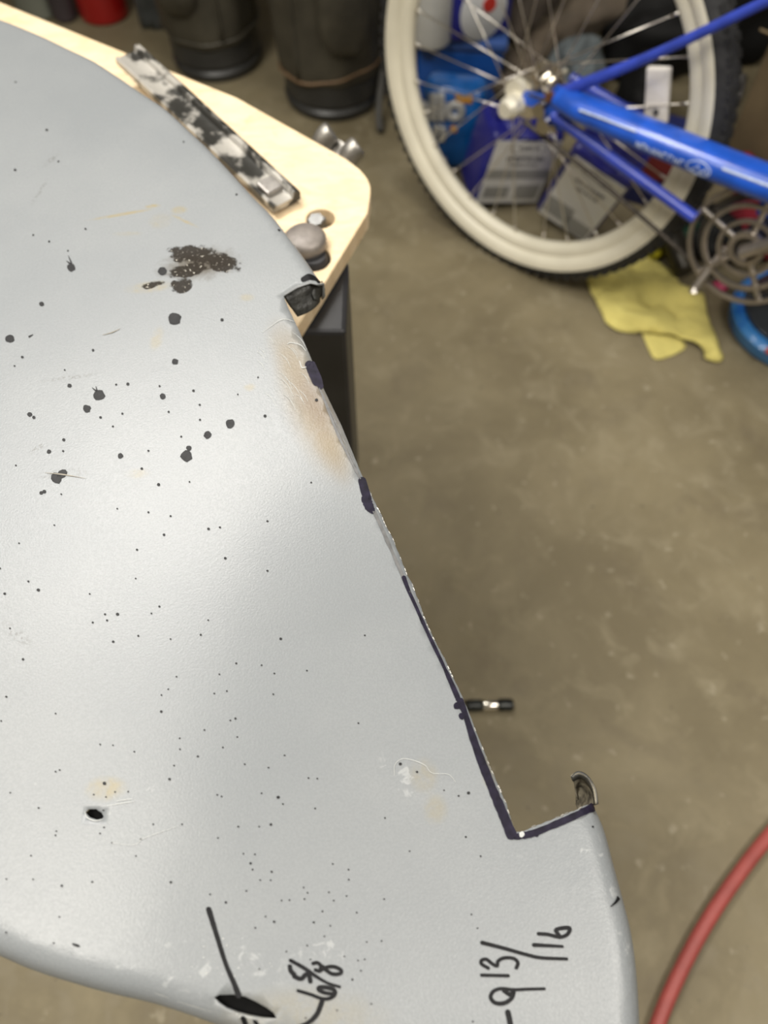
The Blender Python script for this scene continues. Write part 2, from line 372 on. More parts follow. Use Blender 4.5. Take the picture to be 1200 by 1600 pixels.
SP += T24([(268, 284, 15), (610, 298, 17), (655, 476, 23), (156, 420, 9), (38, 551, 16), (84, 620, 5), (55, 653, 3), (349, 594, 5), (657, 637, 11), (833, 480, 6), (321, 139, 4), (887, 10, 4), (184, 187, 3), (125, 162, 2), (243, 668, 3), (261, 727, 8), (436, 723, 4), (480, 721, 6), (371, 763, 21), (326, 813, 14), (377, 846, 5), (459, 832, 4), (112, 835, 9), (127, 846, 6), (424, 880, 4), (610, 766, 11), (599, 729, 4), (726, 746, 5), (749, 799, 4), (633, 825, 4), (750, 855, 4), (863, 870, 17), (778, 912, 14), (708, 961, 10), (699, 991, 21), (680, 918, 4), (239, 930, 6), (184, 974, 8), (237, 972, 4), (452, 990, 10), (557, 971, 4), (532, 1038, 5), (60, 1026, 3), (595, 1098, 6), (155, 1129, 7), (167, 1124, 7), (230, 1134, 3), (711, 1088, 3), (440, 1188, 3), (1167, 1090, 3), (968, 696, 3), (892, 760, 2), (994, 841, 6), (1046, 141, 5), (1187, 781, 6)], 0, 300, 2.4)
SP += T24([(293, 814, 8), (95, 1063, 8), (366, 1010, 6), (208, 1470, 3), (308, 1510, 4), (425, 1568, 3), (1148, 888, 4), (98, 514, 2)], 0, 0, 4)
SP += T24([(557, 2, 4), (640, 16, 4), (204, 50, 3), (782, 64, 5), (825, 58, 4), (1003, 35, 4), (615, 86, 5), (72, 118, 3), (514, 142, 4), (845, 174, 5), (0, 212, 4), (1003, 221, 4), (509, 250, 3), (107, 261, 4), (144, 293, 6), (18, 307, 5), (337, 308, 3), (598, 355, 4), (394, 384, 4), (441, 384, 6), (568, 381, 2), (402, 407, 4), (348, 415, 4), (781, 406, 3), (753, 461, 4), (519, 465, 4), (640, 477, 3), (425, 487, 5), (1053, 476, 5), (38, 437, 3), (87, 553, 5), (886, 568, 4), (981, 575, 3), (1029, 606, 3), (1151, 595, 2), (823, 609, 3), (662, 618, 3), (631, 665, 3), (606, 687, 3), (804, 681, 3), (851, 672, 3), (1025, 684, 3), (24, 693, 4), (605, 749, 5), (209, 756, 3), (883, 775, 4), (864, 782, 3), (5, 784, 3), (767, 818, 3), (890, 844, 2), (674, 849, 3), (675, 890, 3), (836, 883, 3), (376, 872, 2), (424, 875, 3), (504, 899, 3), (742, 917, 4), (1067, 913, 3), (918, 946, 3), (1007, 959, 2), (653, 951, 3), (636, 1002, 5), (1157, 998, 3), (1190, 1000, 2), (209, 974, 2), (224, 968, 2), (39, 1053, 3), (392, 1018, 7), (352, 1060, 3), (398, 1069, 3), (432, 1050, 3), (481, 1049, 3), (815, 1061, 3), (831, 1067, 2), (981, 1055, 3), (1043, 1070, 6), (1061, 1095, 3), (146, 1110, 2), (388, 1119, 2), (575, 1171, 3), (683, 1171, 3), (1016, 1172, 5), (893, 1180, 2), (972, 1180, 2), (391, 1183, 2), (1182, 1112, 2)], 0, 800, 2.4)
SP += T24([(181, 188, 2), (488, 279, 3), (470, 307, 3), (265, 297, 3), (261, 316, 3), (525, 351, 4), (661, 334, 4), (1118, 275, 3), (1022, 328, 4), (638, 413, 4), (146, 411, 3), (1141, 402, 3), (1195, 405, 4), (1175, 447, 6), (1184, 476, 3), (31, 521, 2), (156, 522, 3), (433, 534, 5), (290, 552, 6), (801, 536, 6), (1155, 576, 2), (985, 592, 2), (1059, 630, 6), (1197, 749, 3), (279, 698, 2), (28, 771, 3), (252, 821, 4)], 0, 1200, 3)
SP += T24([(379, 35, 4), (498, 49, 7), (426, 101, 4), (492, 102, 4), (340, 168, 3), (113, 190, 3), (560, 228, 4), (610, 225, 4), (698, 147, 4), (703, 219, 4), (722, 180, 4), (856, 177, 4), (886, 229, 5), (966, 200, 3), (978, 35, 4), (980, 98, 4), (815, 296, 6), (1030, 304, 5), (761, 365, 7), (514, 361, 8), (460, 328, 3), (396, 400, 4), (865, 386, 3), (828, 452, 2), (1092, 487, 4), (1185, 481, 4), (720, 510, 3), (590, 547, 3), (741, 597, 3), (952, 578, 3), (1038, 603, 3), (1080, 596, 5), (1056, 667, 3), (1003, 723, 7), (421, 657, 4), (907, 914, 4), (711, 962, 4), (1120, 874, 2)], 300, 1350, 4)
SP += T24([(95, 541, 4), (175, 645, 4), (125, 956, 4), (158, 1030, 4), (133, 1530, 5), (780, 484, 6)], 700, 1150, 3.43)
SP += T24([(409, 1465, 5), (483, 1561, 4), (82, 1100, 8), (165, 1140, 6), (5, 1370, 4), (422, 1245, 8), (373, 1260, 5), (300, 1232, 4)], 600, 850, 3.2)
SP += [(570, 993, 1.2), (520, 1350, 1.2), (560, 1130, 1), (640, 1330, 1), (600, 1405, 1.1)]
for x, y, r in SP:
    D.disc(x, y, max(r, 1.35), 1.05, 0, n=12 if r > 4 else 8, jit=.14 if r > 3 else .08)
D.disc(88, 747, 9, 1.0, 0); D.disc(97, 741, 6, 1.5, -.5)
D.disc(119, 1477, 2.3, 3., .35)
for a, b in (((112, 412), (107, 400)), ((110, 413), (104, 408)), ((151, 612), (144, 606)), ((152, 612), (150, 604)), ((45, 527), (52, 523))): D.stroke([a, b], [2.5, .6], cap=False)
D.build('black_specks', spk, panel)['kind'] = 'stuff'
# handwriting
I = Decal(); z4 = lambda L: [(300+a/4, 1350+b/4) for a, b in L]; z3 = lambda L: [(700+a/3.43, 1150+b/3.43) for a, b in L]
I.stroke(z4([(105, 284), (150, 430), (210, 620), (265, 750), (292, 822)]), [7.5, 6.5, 6, 7, 8], jit=.05)
I.build('marker_line', ink, panel); I = Decal()
I.stroke(z4([(612, 640), (618, 668), (638, 690)]), [6, 6.5]); I.stroke(z4([(640, 703), (682, 718), (712, 690), (733, 702), (740, 734)]), 6.2)
I.stroke(z4([(617, 603), (700, 650), (780, 705), (850, 745), (923, 768)]), [5, 5.4, 4, 4])
I.stroke(z4([(757, 622), (785, 618), (806, 640), (795, 668), (772, 662)]), 5)
I.stroke(z4([(795, 670), (835, 648), (885, 642), (930, 662), (925, 685), (880, 688), (845, 668), (815, 640)]), 5.2)
I.stroke(z4([(663, 792), (740, 815), (815, 842), (865, 838), (893, 812), (885, 785), (840, 772), (797, 772), (795, 788), (830, 805), (878, 812)]), [4.5, 5, 6, 6, 5])
I.stroke(z4([(815, 852), (802, 890), (783, 935), (752, 972), (712, 1000), (660, 1020)]), [6.5, 6.5, 5])
I.build('handwritten_number', ink, panel); I = Decal()
I.stroke(z4([(316, 966), (325, 1000), (330, 1030)]), 7); I.stroke(z4([(390, 985), (410, 1020)]), 5)
I.build('marker_line', ink, panel); I = Decal()
I.stroke(z3([(183, 1108), (300, 1138), (420, 1172), (500, 1189), (635, 1195)]), [5.6, 5, 5, 4.4])
I.stroke(z3([(180, 1282), (322, 1285)]), 4.6)
I.stroke(z3([(215, 1244), (180, 1222), (180, 1203), (205, 1197), (238, 1222), (262, 1232), (268, 1207), (300, 1190), (350, 1192), (374, 1215), (366, 1243)]), 4.8)
I.stroke(z3([(460, 1120), (612, 1128)]), [5.5, 4]); I.stroke(z3([(485, 1060), (535, 1064), (600, 1078), (640, 1062), (650, 1030), (605, 1031), (577, 1042), (595, 1068)]), [5, 5, 5.6, 5])
I.stroke(z3([(516, 1355), (430, 1357), (350, 1360), (285, 1354), (244, 1368), (228, 1400), (252, 1430), (300, 1432), (338, 1408), (352, 1375)]), [4, 4.6, 5, 6, 5.4])
I.stroke(z3([(300, 1365), (330, 1385), (350, 1375)]), 6)
I.stroke(z3([(320, 1480), (327, 1510), (336, 1560)]), 7.5)
I.build('handwritten_number', ink, panel); I = Decal()
I.stroke(z3([(872, 915), (905, 889), (928, 862)]), [1, 3.5, 6], cap=False)
I.build('marker_tick', ink, panel); I = Decal()
I.stroke([(474, 437), (485, 432.5), (500, 434.5)], [7, 9, 7])
I.build('marker_tick', ink, panel)
K = Decal()
K.stroke([(483.5, 571), (490, 586), (495, 597)], [12, 12.5, 12], jit=.04); K.stroke([(488, 570), (497, 592), (501, 604)], [9, 10, 8])
K.build('cut_mark', cut_ink, panel); K = Decal()
K.stroke([(566, 752), (571, 770), (575, 780)], [11, 12, 10]); K.stroke([(572, 780), (577, 792), (582, 799)], [13, 13, 8], jit=.1)
K.build('cut_mark', cut_ink, panel); K = Decal()
K.stroke([(631, 903), (638, 922), (648, 945), (662, 978)], [6, 5, 3.5, 2])
K.stroke([(640, 925), (665, 982), (695, 1045), (722, 1106)], [3, 5, 5, 7], jit=.15)
K.disc(714, 1103, 6); K.disc(722, 1119, 5.5); K.disc(716, 1093, 4)
K.stroke([(720, 1095), (743, 1165), (766, 1225), (784, 1268), (799, 1304)], [7, 10, 12, 13, 14], jit=.08)
K.stroke([(806, 1306), (795, 1308.5)], 5)
K.stroke([(806, 1308), (833, 1302), (868, 1288), (900, 1274), (928, 1260)], [8, 10, 9, 9, 12], jit=.12); K.disc(837, 1303, 5)
K.build('marker_cut_line', cut_ink, panel)
pen = mat('pencil_line', (.10, .10, .10), .5, var=.3, scale=200)
Pn = Decal()
Pn.stroke([(499, 607), (512, 640), (532, 688), (552, 728), (563, 748)], [1.6, 2.4, 3.8, 3, 2.5], jit=.25)
Pn.stroke([(502, 612), (517, 645), (538, 690), (556, 730)], [1, 1.8, 1.2, 1], jit=.3)
Pn.stroke([(585, 800), (605, 845), (626, 893), (640, 925)], [5, 4.5, 4, 3], jit=.2)
Pn.build('scribed_line', pen, panel)
wht = mat('chip_and_glint_paint', (.40, .41, .40), .5, var=.1, scale=200)
Sx = Decal(); _st = Sx.stroke
Sx.stroke = lambda px, w, **k: _st(px, [q*.7 for q in w] if hasattr(w, '__len__') else w*.7, **k)
for k in range(16):
    x = random.uniform(400, 470); y = random.uniform(520, 620); l = random.uniform(12, 40)
    Sx.stroke([(x, y), (x+l*.45, y+l*.4), (x+l*.75, y+l*.95)], [.4, .9, .4], cap=False)
Sx.stroke([(449, 538), (455, 536), (470, 540), (478, 549)], [1, 1.5, 1], cap=False); Sx.stroke([(468, 565), (472, 575), (478, 574)], 1.5)
Sx.stroke([(175, 1317), (210, 1320), (225, 1310), (260, 1297), (280, 1290)], [.6, 1, .6], cap=False)
Sx.stroke([(410, 520), (440, 500), (460, 503)], [.5, 1, .6], cap=False)
for p, q in (((168, 1259), (210, 1252)), ((180, 1252), (208, 1248)), ((240, 1552), (262, 1560)), ((275, 1565), (330, 1582))): Sx.stroke([p, q], [.6, 1.6, .6], cap=False)  # last two strokes paint the shine along the bottom crease
Sx.stroke([(616, 1212), (617, 1195), (628, 1186), (645, 1188), (664, 1196), (675, 1208), (700, 1210), (712, 1222)], [.8, 1.3, .8], cap=False)
for k in range(16):
    t = random.random(); x, y = 380+random.uniform(-90, 60), 1495+random.uniform(-40, 35); Sx.disc(x, y, random.uniform(.5, 1.2), 1.8, .2, n=6, jit=.4)
Sx.disc(815, 1304, 4.5, dz=.0007); Sx.stroke([(133, 1268), (136, 1277), (148, 1282.5), (160, 1280.5)], [1, 2, 2, 1])
Sx.stroke([(370, 1590), (378, 1588), (395, 1591), (400, 1594)], [2, 5, 4, 2], jit=.3); Sx.disc(370, 1585.5, 2)  # painted glints along the lower rim of the slot
Sx.build('chips_and_glints', wht, panel)['kind'] = 'stuff'
Br = Decal()
Br.stroke([(160, 524), (175, 520), (188, 514)], [.4, 1.4, .4], cap=False); Br.build('brown_streak', mat('rust_streak', (.20, .18, .14), .5, var=.2, scale=200), panel); Br = Decal(); Br.stroke([(70, 739), (100, 742), (134, 748)], [.3, 1.5, .3], cap=False, jit=.3)
Br.build('brown_streak', mat('rust_streak', (.20, .18, .14), .5, var=.2, scale=200), panel)
# raw bright burr along the sawn edge
b_ = bmesh.new()
mid = [i for i, p in enumerate(cutW)]
for i in range(len(cutW)-2):
    q = cutW[i]
    if at is None: continue
    py = 800 - F*((np.array([q[0], q[1], Z0])-CAM)@_u)/((np.array([q[0], q[1], Z0])-CAM)@_f)
    if py < 745: continue
    if random.random() < .5:
        a, c = cutW[i], cutW[i+1]; za, zc = hbase(*a), hbase(*c)
        cyl(b_, (a[0], a[1], za-.0002), (c[0]*.7+a[0]*.3, c[1]*.7+a[1]*.3, zc-.0002), random.uniform(.00018, .00045), seg=6)
obj('sawn_edge_burr', b_, mat('bare_metal', (.62, .60, .56), .35, 1., var=.25, scale=300), panel)
# flanges that show in the notch
flm = mat('dark_flange', (.035, .035, .032), .5, var=.5, scale=120, bump=.5, bscale=300)
def loft(name, rows, m, solid=.0009, n=5):
    R = [catmull(r, n) for r in rows]; v = [p for r in R for p in r]; k = len(R[0]); f = [(i*k+j, i*k+j+1, (i+1)*k+j+1, (i+1)*k+j) for i in range(len(R)-1) for j in range(k-1)]
    return mesh(name, v, f, m, panel, True, solid, 0)
def hz(px, py, dz): return hpx(px, py, dz)
loft('upper_flange', [[hz(443, 462, -.0015), hz(465, 449, -.0015), hz(486, 442, -.0018), hz(504, 446, -.005)],
                      [hz(449, 473, -.006), hz(470, 462, -.007), hz(488, 454, -.008), hz(505, 456, -.011)],
                      [hz(458, 485, -.012), hz(476, 478, -.013), hz(491, 470, -.014), hz(500, 465, -.016)],
                      [hz(465, 495, -.016), hz(480, 489, -.016), hz(492, 481, -.016), hz(499, 472, -.018)]], flm)
loft('flange_curl', [[hz(504, 446, -.006), hz(494, 447, -.006), hz(488, 458, -.008), hz(492, 468, -.011)],
                     [hz(508, 452, -.010), hz(499, 452, -.010), hz(494, 460, -.012), hz(496, 470, -.015)],
                     [hz(507, 462, -.016), hz(503, 462, -.016), hz(499, 466, -.016), hz(499, 472, -.018)]], flm)
flm2 = mat('rusty_inner_flange', (.24, .215, .16), .55, var=.5, scale=110, bump=.6, bscale=250, col2=(.03, .026, .02), sharp=(.38, .62))
loft('lower_flange', [[hz(892, 1213, -.006), hz(903, 1207, -.006), hz(917, 1213, -.005), hz(929, 1232, -.004), hz(933, 1256, -.004)],
                      [hz(897, 1222, -.012), hz(906, 1218, -.014), hz(916, 1224, -.014), hz(924, 1238, -.012), hz(927, 1258, -.010)],
                      [hz(899, 1233, -.022), hz(904, 1232, -.024), hz(911, 1236, -.024), hz(917, 1246, -.022), hz(919, 1264, -.018)],
                      [hz(902, 1250, -.026), hz(900, 1252, -.028), hz(900, 1256, -.028), hz(902, 1262, -.026), hz(905, 1272, -.022)],
                      ], flm2)
loft('lower_flange_lip', [[hz(892, 1213, -.006), hz(903, 1206, -.006), hz(917, 1212, -.005), hz(930, 1232, -.004), hz(934, 1256, -.004)],
                          [hz(895, 1221, -.009), hz(906, 1216, -.010), hz(915, 1222, -.010), hz(926, 1238, -.008), hz(929, 1258, -.007)]], flm)
# black sheets added under the two openings, standing in for the shade inside
ue = mat('shade_black', (.006, .006, .006), .95, var=.2, spec=.1)
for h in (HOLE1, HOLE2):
    K = Decal(); c = np.mean(h, axis=0); K.poly([tuple(c+(np.array(p)-c)*1.22) for p in h], -.0042); K.build('hole_shade', ue, panel)

# ================================================================ the workbench
BZ = .62
bench = empty('workbench', 'folding workbench with a pale plywood top under the grey fender', 'workbench', (0, 0, 0))
def plank():
    m = bpy.data.materials.new('plywood'); m.use_nodes = True; g = G(m); b = g.N['Principled BSDF']
    v = g.node('ShaderNodeTexCoord').outputs['Object']
    mp = g.node('ShaderNodeMapping'); g.put(mp.inputs['Vector'], v); mp.inputs['Rotation'].default_value = (0, 0, .58); mp.inputs['Scale'].default_value = (1.5, 4, 1)
    n = g.noise(mp.outputs[0], 22, 5, .6, .6)
    c = g.mix(g.ramp(n, .3, .7), (.68, .51, .31, 1), (.78, .62, .41, 1))
    c = g.mix(g.math('MULTIPLY', g.ramp(g.noise(v, 34, 4, .6, 1), .55, .75), .5), c, (.42, .33, .22, 1))
    c = g.mix(g.math('MULTIPLY', g.ramp(g.noise(v, 90, 2), .68, .76), .4), c, (.20, .17, .13, 1))
    g.put(b.inputs['Base Color'], c); b.inputs['Roughness'].default_value = .5; return m
A0 = at(-260, -130, BZ)[:2]; A = at(0, 3, BZ)[:2]; Bc = at(370, 152, BZ)[:2]; Cc = at(540, 247, BZ)[:2]; C2 = at(566, 268, BZ)[:2]; C3 = at(579, 292, BZ)[:2]; C4 = at(575, 332, BZ)[:2]; E1 = at(500, 455, BZ)[:2]; E2 = at(455, 525, BZ)[:2]
dE = (E2-E1)/np.linalg.norm(E2-E1); E3 = E2+dE*.10
dA = (A-Bc)/np.linalg.norm(A-Bc)
corner = [A+dA*.25, A, Bc, Cc] + catmull([Cc, C2, C3, C4], 4)[1:] + [E1, E2, E3, E3+dA*.70]
hole = lambda px, py, r: [at(px, py, BZ)[:2]+r*np.array([math.cos(a), math.sin(a)]) for a in np.linspace(0, 2*PI, 20, endpoint=False)]
HB = [hole(501, 341, .0125), hole(490, 404, .0145)]
def plate_with_holes(name, outl, holes, z0, z1, m, parent):
    pts = list(outl); n = len(pts); e = [(i, (i+1) % n) for i in range(n)]
    for h in holes:
        s = len(pts); pts += list(h); e += [(s+i, s+(i+1) % len(h)) for i in range(len(h))]
    vs, es, fs, *_ = delaunay_2d_cdt([Vector((float(p[0]), float(p[1]))) for p in pts], e, [], 0, 1e-6)
    V = np.array([(v.x, v.y) for v in vs]); cen = np.array([V[list(f)].mean(0) for f in fs]); ok = inside(cen, np.array(outl))
    for h in holes: ok &= ~inside(cen, np.array(h))
    fs = [tuple(f) for f, o in zip(fs, ok) if o]
    o = mesh(name, [(*p, z1) for p in V], fs, m, parent)
    bm = bmesh.new(); bm.from_mesh(o.data)
    r = bmesh.ops.extrude_face_region(bm, geom=bm.faces[:]); bmesh.ops.translate(bm, vec=(0, 0, z0-z1), verts=[g for g in r['geom'] if isinstance(g, bmesh.types.BMVert)])
    bmesh.ops.recalc_face_normals(bm, faces=bm.faces)
    bm.to_mesh(o.data); bm.free()
    bv = o.modifiers.new('b', 'BEVEL'); bv.width = .0015; bv.segments = 2; bv.limit_method = 'ANGLE'
    return o
plate_with_holes('plywood_top', corner, HB, BZ-.018, BZ, plank(), bench)
blk = mat('black_steel', (.022, .022, .024), .42, var=.3, scale=20)
gry = mat('dark_grey_steel', (.075, .077, .085), .45, var=.2, scale=15)
# corner leg below the top: one upright, one lighter lower section
Lp = at(546, 400, .59)[:2]
for k, (nm, m, z0, z1, dx) in enumerate((('leg', blk, .30, .6, 0), ('lower_leg', gry, 0, .40, -.012))):
    bm = bmesh.new(); bx(bm, Lp[0]-.075, Lp[0]-abs(dx)*0-.0+dx*.3, Lp[1]-.10-dx*0, Lp[1]-.015+(.02 if k else 0), z0, z1, .004)
    obj(nm, bm, m, bench)
for (x, y) in ((Lp[0]-.75, Lp[1]+.30),):
    bm = bmesh.new(); bx(bm, x-.05, x, y-.04, y, 0, BZ-.018, .004); obj('leg', bm, blk, bench)
# cast steel lugs poking out behind the rear edge
lug = mat('cast_steel', (.30, .285, .26), .42, .8, var=.3, scale=60, bump=.4, bscale=90)
def lugs():
    bm = bmesh.new()
    for (a, b) in (((519, 205), (498, 236)), ((561, 228), (538, 262))):
        p, q = at(*a, BZ-.012), at(*b, BZ-.03); tube(bm, catmull([q, (q+p)/2+np.array([0, 0, .004]), p], 5), [.0105]*10+[.009], 14)
    a, b, c, d = at(519, 212, BZ-.02), at(556, 234, BZ-.02), at(538, 262, BZ-.03), at(498, 236, BZ-.03)
    vs = [bm.verts.new(tuple(p+np.array([0, 0, k]))) for k in (-.006, 0) for p in (a, b, c, d)]
    for f in ((0, 1, 2, 3), (4, 5, 6, 7), (0, 1, 5, 4), (1, 2, 6, 5), (2, 3, 7, 6), (3, 0, 4, 7)): bm.faces.new([vs[i] for i in f])
    return obj('clamp_bracket', bm, lug, bench, sharp=40)
lugs()
# swivel grip standing in the top
grip = mat('grey_cast_grip', (.23, .205, .185), .5, .3, var=.2, scale=80, bump=.3, bscale=120)
dog = empty('bench_dog', 'grey swivel clamping peg set in holes of the plywood top', 'bench dog', tuple(at(478, 386, BZ)))
def rel(p, o): return tuple(np.array(p)-np.array(o.location))
bm = bmesh.new(); c0 = np.array([0, 0, 0.])
lathe(bm, [(.0165, 0.0), (.018, .003), (.0175, .010), (.014, .0135), (.004, .0145)], 28)
obj('peg_body', bm, grip, dog, sharp=50)
bm = bmesh.new(); q = at(490, 402, BZ)-np.array(dog.location); lathe(bm, [(.0125, -.012), (.013, -.002), (.010, .002)], 24); bmesh.ops.translate(bm, vec=q, verts=bm.verts); obj('peg_collar', bm, blk, dog, sharp=50)
bm = bmesh.new(); h = at(499, 337, BZ)-np.array(dog.location)
cyl(bm, (h[0], h[1], -.03), (h[0], h[1], -.004), .006, seg=6); cyl(bm, (h[0]-.002, h[1]-.001, -.012), (h[0]-.003, h[1]-.003, -.001), .0088, .007, seg=6)
obj('hex_bolt', bm, mat('dull_steel', (.16, .16, .155), .42, .8, var=.3, scale=90), dog)
# paint-spattered bar
def bar():
    a = at(203, 92, BZ+.022); b = at(449, 322, BZ+.004); d = b-a; L = np.linalg.norm(d); X = d/L
    s = np.cross(X, [0, 0, 1]); s /= np.linalg.norm(s); Zd = np.cross(s, X)   # s points to the right/near side
    m = mat('spattered_aluminium', (.46, .44, .40), .40, .35, scale=52, col2=(.035, .034, .03), sharp=(.45, .56), bump=.5, bscale=80, detail=3.)
    o = empty('metal_bar', 'paint spattered aluminium bar lying across the plywood top', 'metal bar', tuple(a))
    M = Matrix((( X[0], -s[0], Zd[0], 0), (X[1], -s[1], Zd[1], 0), (X[2], -s[2], Zd[2], 0), (0, 0, 0, 1)))
    o.rotation_euler = M.to_euler()
    W = .029
    prof = [(-W/2, 0), (-W/2, .006), (-W/2+.002, .0075), (-W/2+.004, .0055), (W/2-.0085, .0055), (W/2-.007, .010), (W/2-.005, .011), (W/2-.0035, .008), (W/2-.0025, .010), (W/2-.001, .0095), (W/2, .007), (W/2, 0)]
    bm = bmesh.new(); n = 14
    rows = [[bm.verts.new((L*i/n, y, z)) for y, z in prof] for i in range(n+1)]
    for i in range(n):
        for j in range(len(prof)): k = (j+1) % len(prof); bm.faces.new((rows[i][j], rows[i][k], rows[i+1][k], rows[i+1][j]))
    bm.faces.new(rows[0]); bm.faces.new(rows[-1][::-1]); obj('channel', bm, m, o, sharp=50)
    bm = bmesh.new(); bx(bm, L-.030, L-.012, -W/2+.004, W/2-.009, .0055, .0105, .0015); obj('slider', bm, mat('grey_slider', (.33, .31, .29), .35, .6, var=.3, scale=120), o)
bar()

# ================================================================ the bicycle
yaw, lean, rr = -.71355436, .0799367, .3082875
fw = np.array([math.cos(yaw), math.sin(yaw), 0.]); sd = np.array([-fw[1], fw[0], 0]); upv = math.cos(lean)*np.array([0, 0, 1.])+math.sin(lean)*sd
away = np.cross(upv, fw); hub = np.array([.23309628, 1.20731213, 0])+upv*rr*1.06
bike = empty('bicycle', 'blue bicycle with a white rimmed rear wheel standing behind the bench', 'bicycle', tuple(hub-upv*rr*1.06))
Mb = Matrix(((fw[0], away[0], upv[0], 0), (fw[1], away[1], upv[1], 0), (fw[2], away[2], upv[2], 0), (0, 0, 0, 1)))
bike.rotation_euler = Mb.to_euler(); HZ = rr*1.06
def B(u, w_, v): return (u, -w_, v+HZ)           # u forward, w towards the bench side, v up from the axle
bluem = mat('blue_frame_paint', (.012, .085, .50), .32, var=.25, scale=30, coat=.4)
blued = mat('dark_blue_frame_paint', (.03, .06, .42), .4, var=.2, scale=30, coat=.3)
tyrem = mat('tyre_rubber', (.020, .020, .021), .7, var=.3, scale=60, bump=.6, bscale=90)
rimm = mat('white_rim_paint', (.72, .68, .55), .42, var=.10, scale=9, bump=.05)
def shift(bm): bmesh.ops.translate(bm, vec=(0, 0, HZ), verts=bm.verts)
bm = bmesh.new(); tr = []
for k in range(20):
    a = 2*PI*k/20; tr.append((.3030+.0238*math.cos(a), .0235*math.sin(a)))
lathe(bm, tr, 120, 'Y', True); shift(bm)
obj('tyre', bm, tyrem, bike, True)
bm = bmesh.new()       # knobs of the tread
for k in range(96):
    a = 2*PI*k/96
    for w_ in (-.013, 0, .013):
        M = Matrix.Translation((0, 0, HZ)) @ Matrix.Rotation(a+(.03 if w_ else 0), 4, 'Y') @ Matrix.Translation((.3255-(abs(w_)*.24), w_, 0))
        bx(bm, -.003, .003, -.0045, .0045, -.0055, .0055, M=M)
obj('tread', bm, tyrem, bike)
bm = bmesh.new()       # white wall
W1 = []
for s in (1, -1):
    pr = []
    for k in range(9):
        a = math.radians(82+k*11.5); pr.append((.3030+.0246*math.cos(a), s*.0246*math.sin(a)))
    rings = []
    for q in range(120):
        t = 2*PI*q/120; rings.append([bm.verts.new((math.cos(t)*r, w_, math.sin(t)*r+HZ)) for r, w_ in pr])
    for q in range(120):
        for i in range(8): bm.faces.new((rings[q][i], rings[q][i+1], rings[(q+1) % 120][i+1], rings[(q+1) % 120][i]))
obj('whitewall', bm, rimm, bike, True)
bm = bmesh.new()
lathe(bm, [(.262, -.006), (.2605, 0), (.262, .006), (.266, .0115), (.272, .0135), (.279, .0145), (.286, .0135), (.289, .011), (.284, .007), (.284, -.007), (.289, -.011), (.286, -.0135), (.279, -.0145), (.272, -.0135), (.266, -.0115)], 120, 'Y', True)
shift(bm); obj('rim', bm, rimm, bike, True)
spm = mat('spoke_steel', (.72, .68, .62), .28, 1., var=.1, scale=40)
hubm = mat('chrome', (.80, .76, .68), .18, 1., var=.12, scale=40)
for k in range(28):
    side = 1 if k % 2 else -1; i = k//2
    a_r = 2*PI*(k+.35)/28; a_h = a_r + (1 if i % 2 else -1)*1.15
    bm = bmesh.new()
    p0 = B(.030*math.cos(a_h), side*.028, .030*math.sin(a_h)); p1 = B(.263*math.cos(a_r), side*.003, .263*math.sin(a_r)); d = np.array(p1)-np.array(p0)
    cyl(bm, p0, p1, .00115, seg=8); cyl(bm, np.array(p1)-d*.055, p1, .0021, seg=8)
    obj('spoke', bm, spm, bike, True)
bm = bmesh.new()
lathe(bm, [(.012, -.045), (.026, -.034), (.034, -.031), (.034, -.027), (.020, -.024), (.017, 0), (.020, .024), (.034, .027), (.034, .031), (.026, .034), (.012, .045)], 32, 'Y'); shift(bm)
obj('hub', bm, hubm, bike, sharp=35)
bm = bmesh.new(); cyl(bm, B(0, .085, 0), B(0, -.085, 0), .005); cyl(bm, B(0, .062, 0), B(0, .080, 0), .0185, .0175, 8); cyl(bm, B(0, .080, 0), B(0, .092, 0), .0175, .012, 18); cyl(bm, B(0, .058, 0), B(0, .066, 0), .0185, .0185, 24)
cyl(bm, B(-.008, .045, .016), B(-.008, .060, .016), .017, .017, 20)
obj('axle_nut', bm, mat('bright_nut', (.78, .74, .62), .4, .35, var=.1, scale=60), bike, sharp=40)
def tubeb(name, pts, r, m, sx=1., n=8, parent=None):
    P = catmull([B(*p) for p in pts], n) if len(pts) > 2 else [np.array(B(*p)) for p in pts]
    R = r if not hasattr(r, '__len__') else list(np.interp(np.linspace(0, 1, len(P)), np.linspace(0, 1, len(r)), r))
    bm = bmesh.new(); tube(bm, P, R, 20, sx, up=(0, -1, 0)); return obj(name, bm, m, parent or bike, sharp=60)
# dropout plate
bm = bmesh.new(); pl = [(.004, .010), (.012, .024), (.050, .030), (.062, .052), (.09, .056), (.105, .03), (.095, -.006), (.06, -.012), (.045, .008), (.02, .006)]
a = [bm.verts.new(B(u, .055, v)) for u, v in pl]; b2 = [bm.verts.new(B(u, .061, v)) for u, v in pl]
bm.faces.new(a); bm.faces.new(b2[::-1])
for i in range(len(pl)): bm.faces.new((a[i], a[(i+1) % len(pl)], b2[(i+1) % len(pl)], b2[i]))
dp = obj('dropout', bm, bluem, bike)
bm = bmesh.new(); cyl(bm, B(.059, .060, .036), B(.059, .070, .036), .007, seg=6); obj('pivot_bolt', bm, mat('rusty_bolt', (.16, .07, .035), .6, .4, scale=120), dp)
bm = bmesh.new(); cyl(bm, B(.050, .060, .012), B(.050, .074, .012), .0125, .0115, 18); cyl(bm, B(.062, .060, -.008), B(.062, .073, -.008), .0135, .012, 18); cyl(bm, B(.050, .066, .006), B(.074, .066, -.016), .006, seg=12)
cyl(bm, B(.078, .060, -.008), B(.078, .068, -.008), .006, seg=16)
obj('axle_adjuster', bm, hubm, bike, sharp=40)
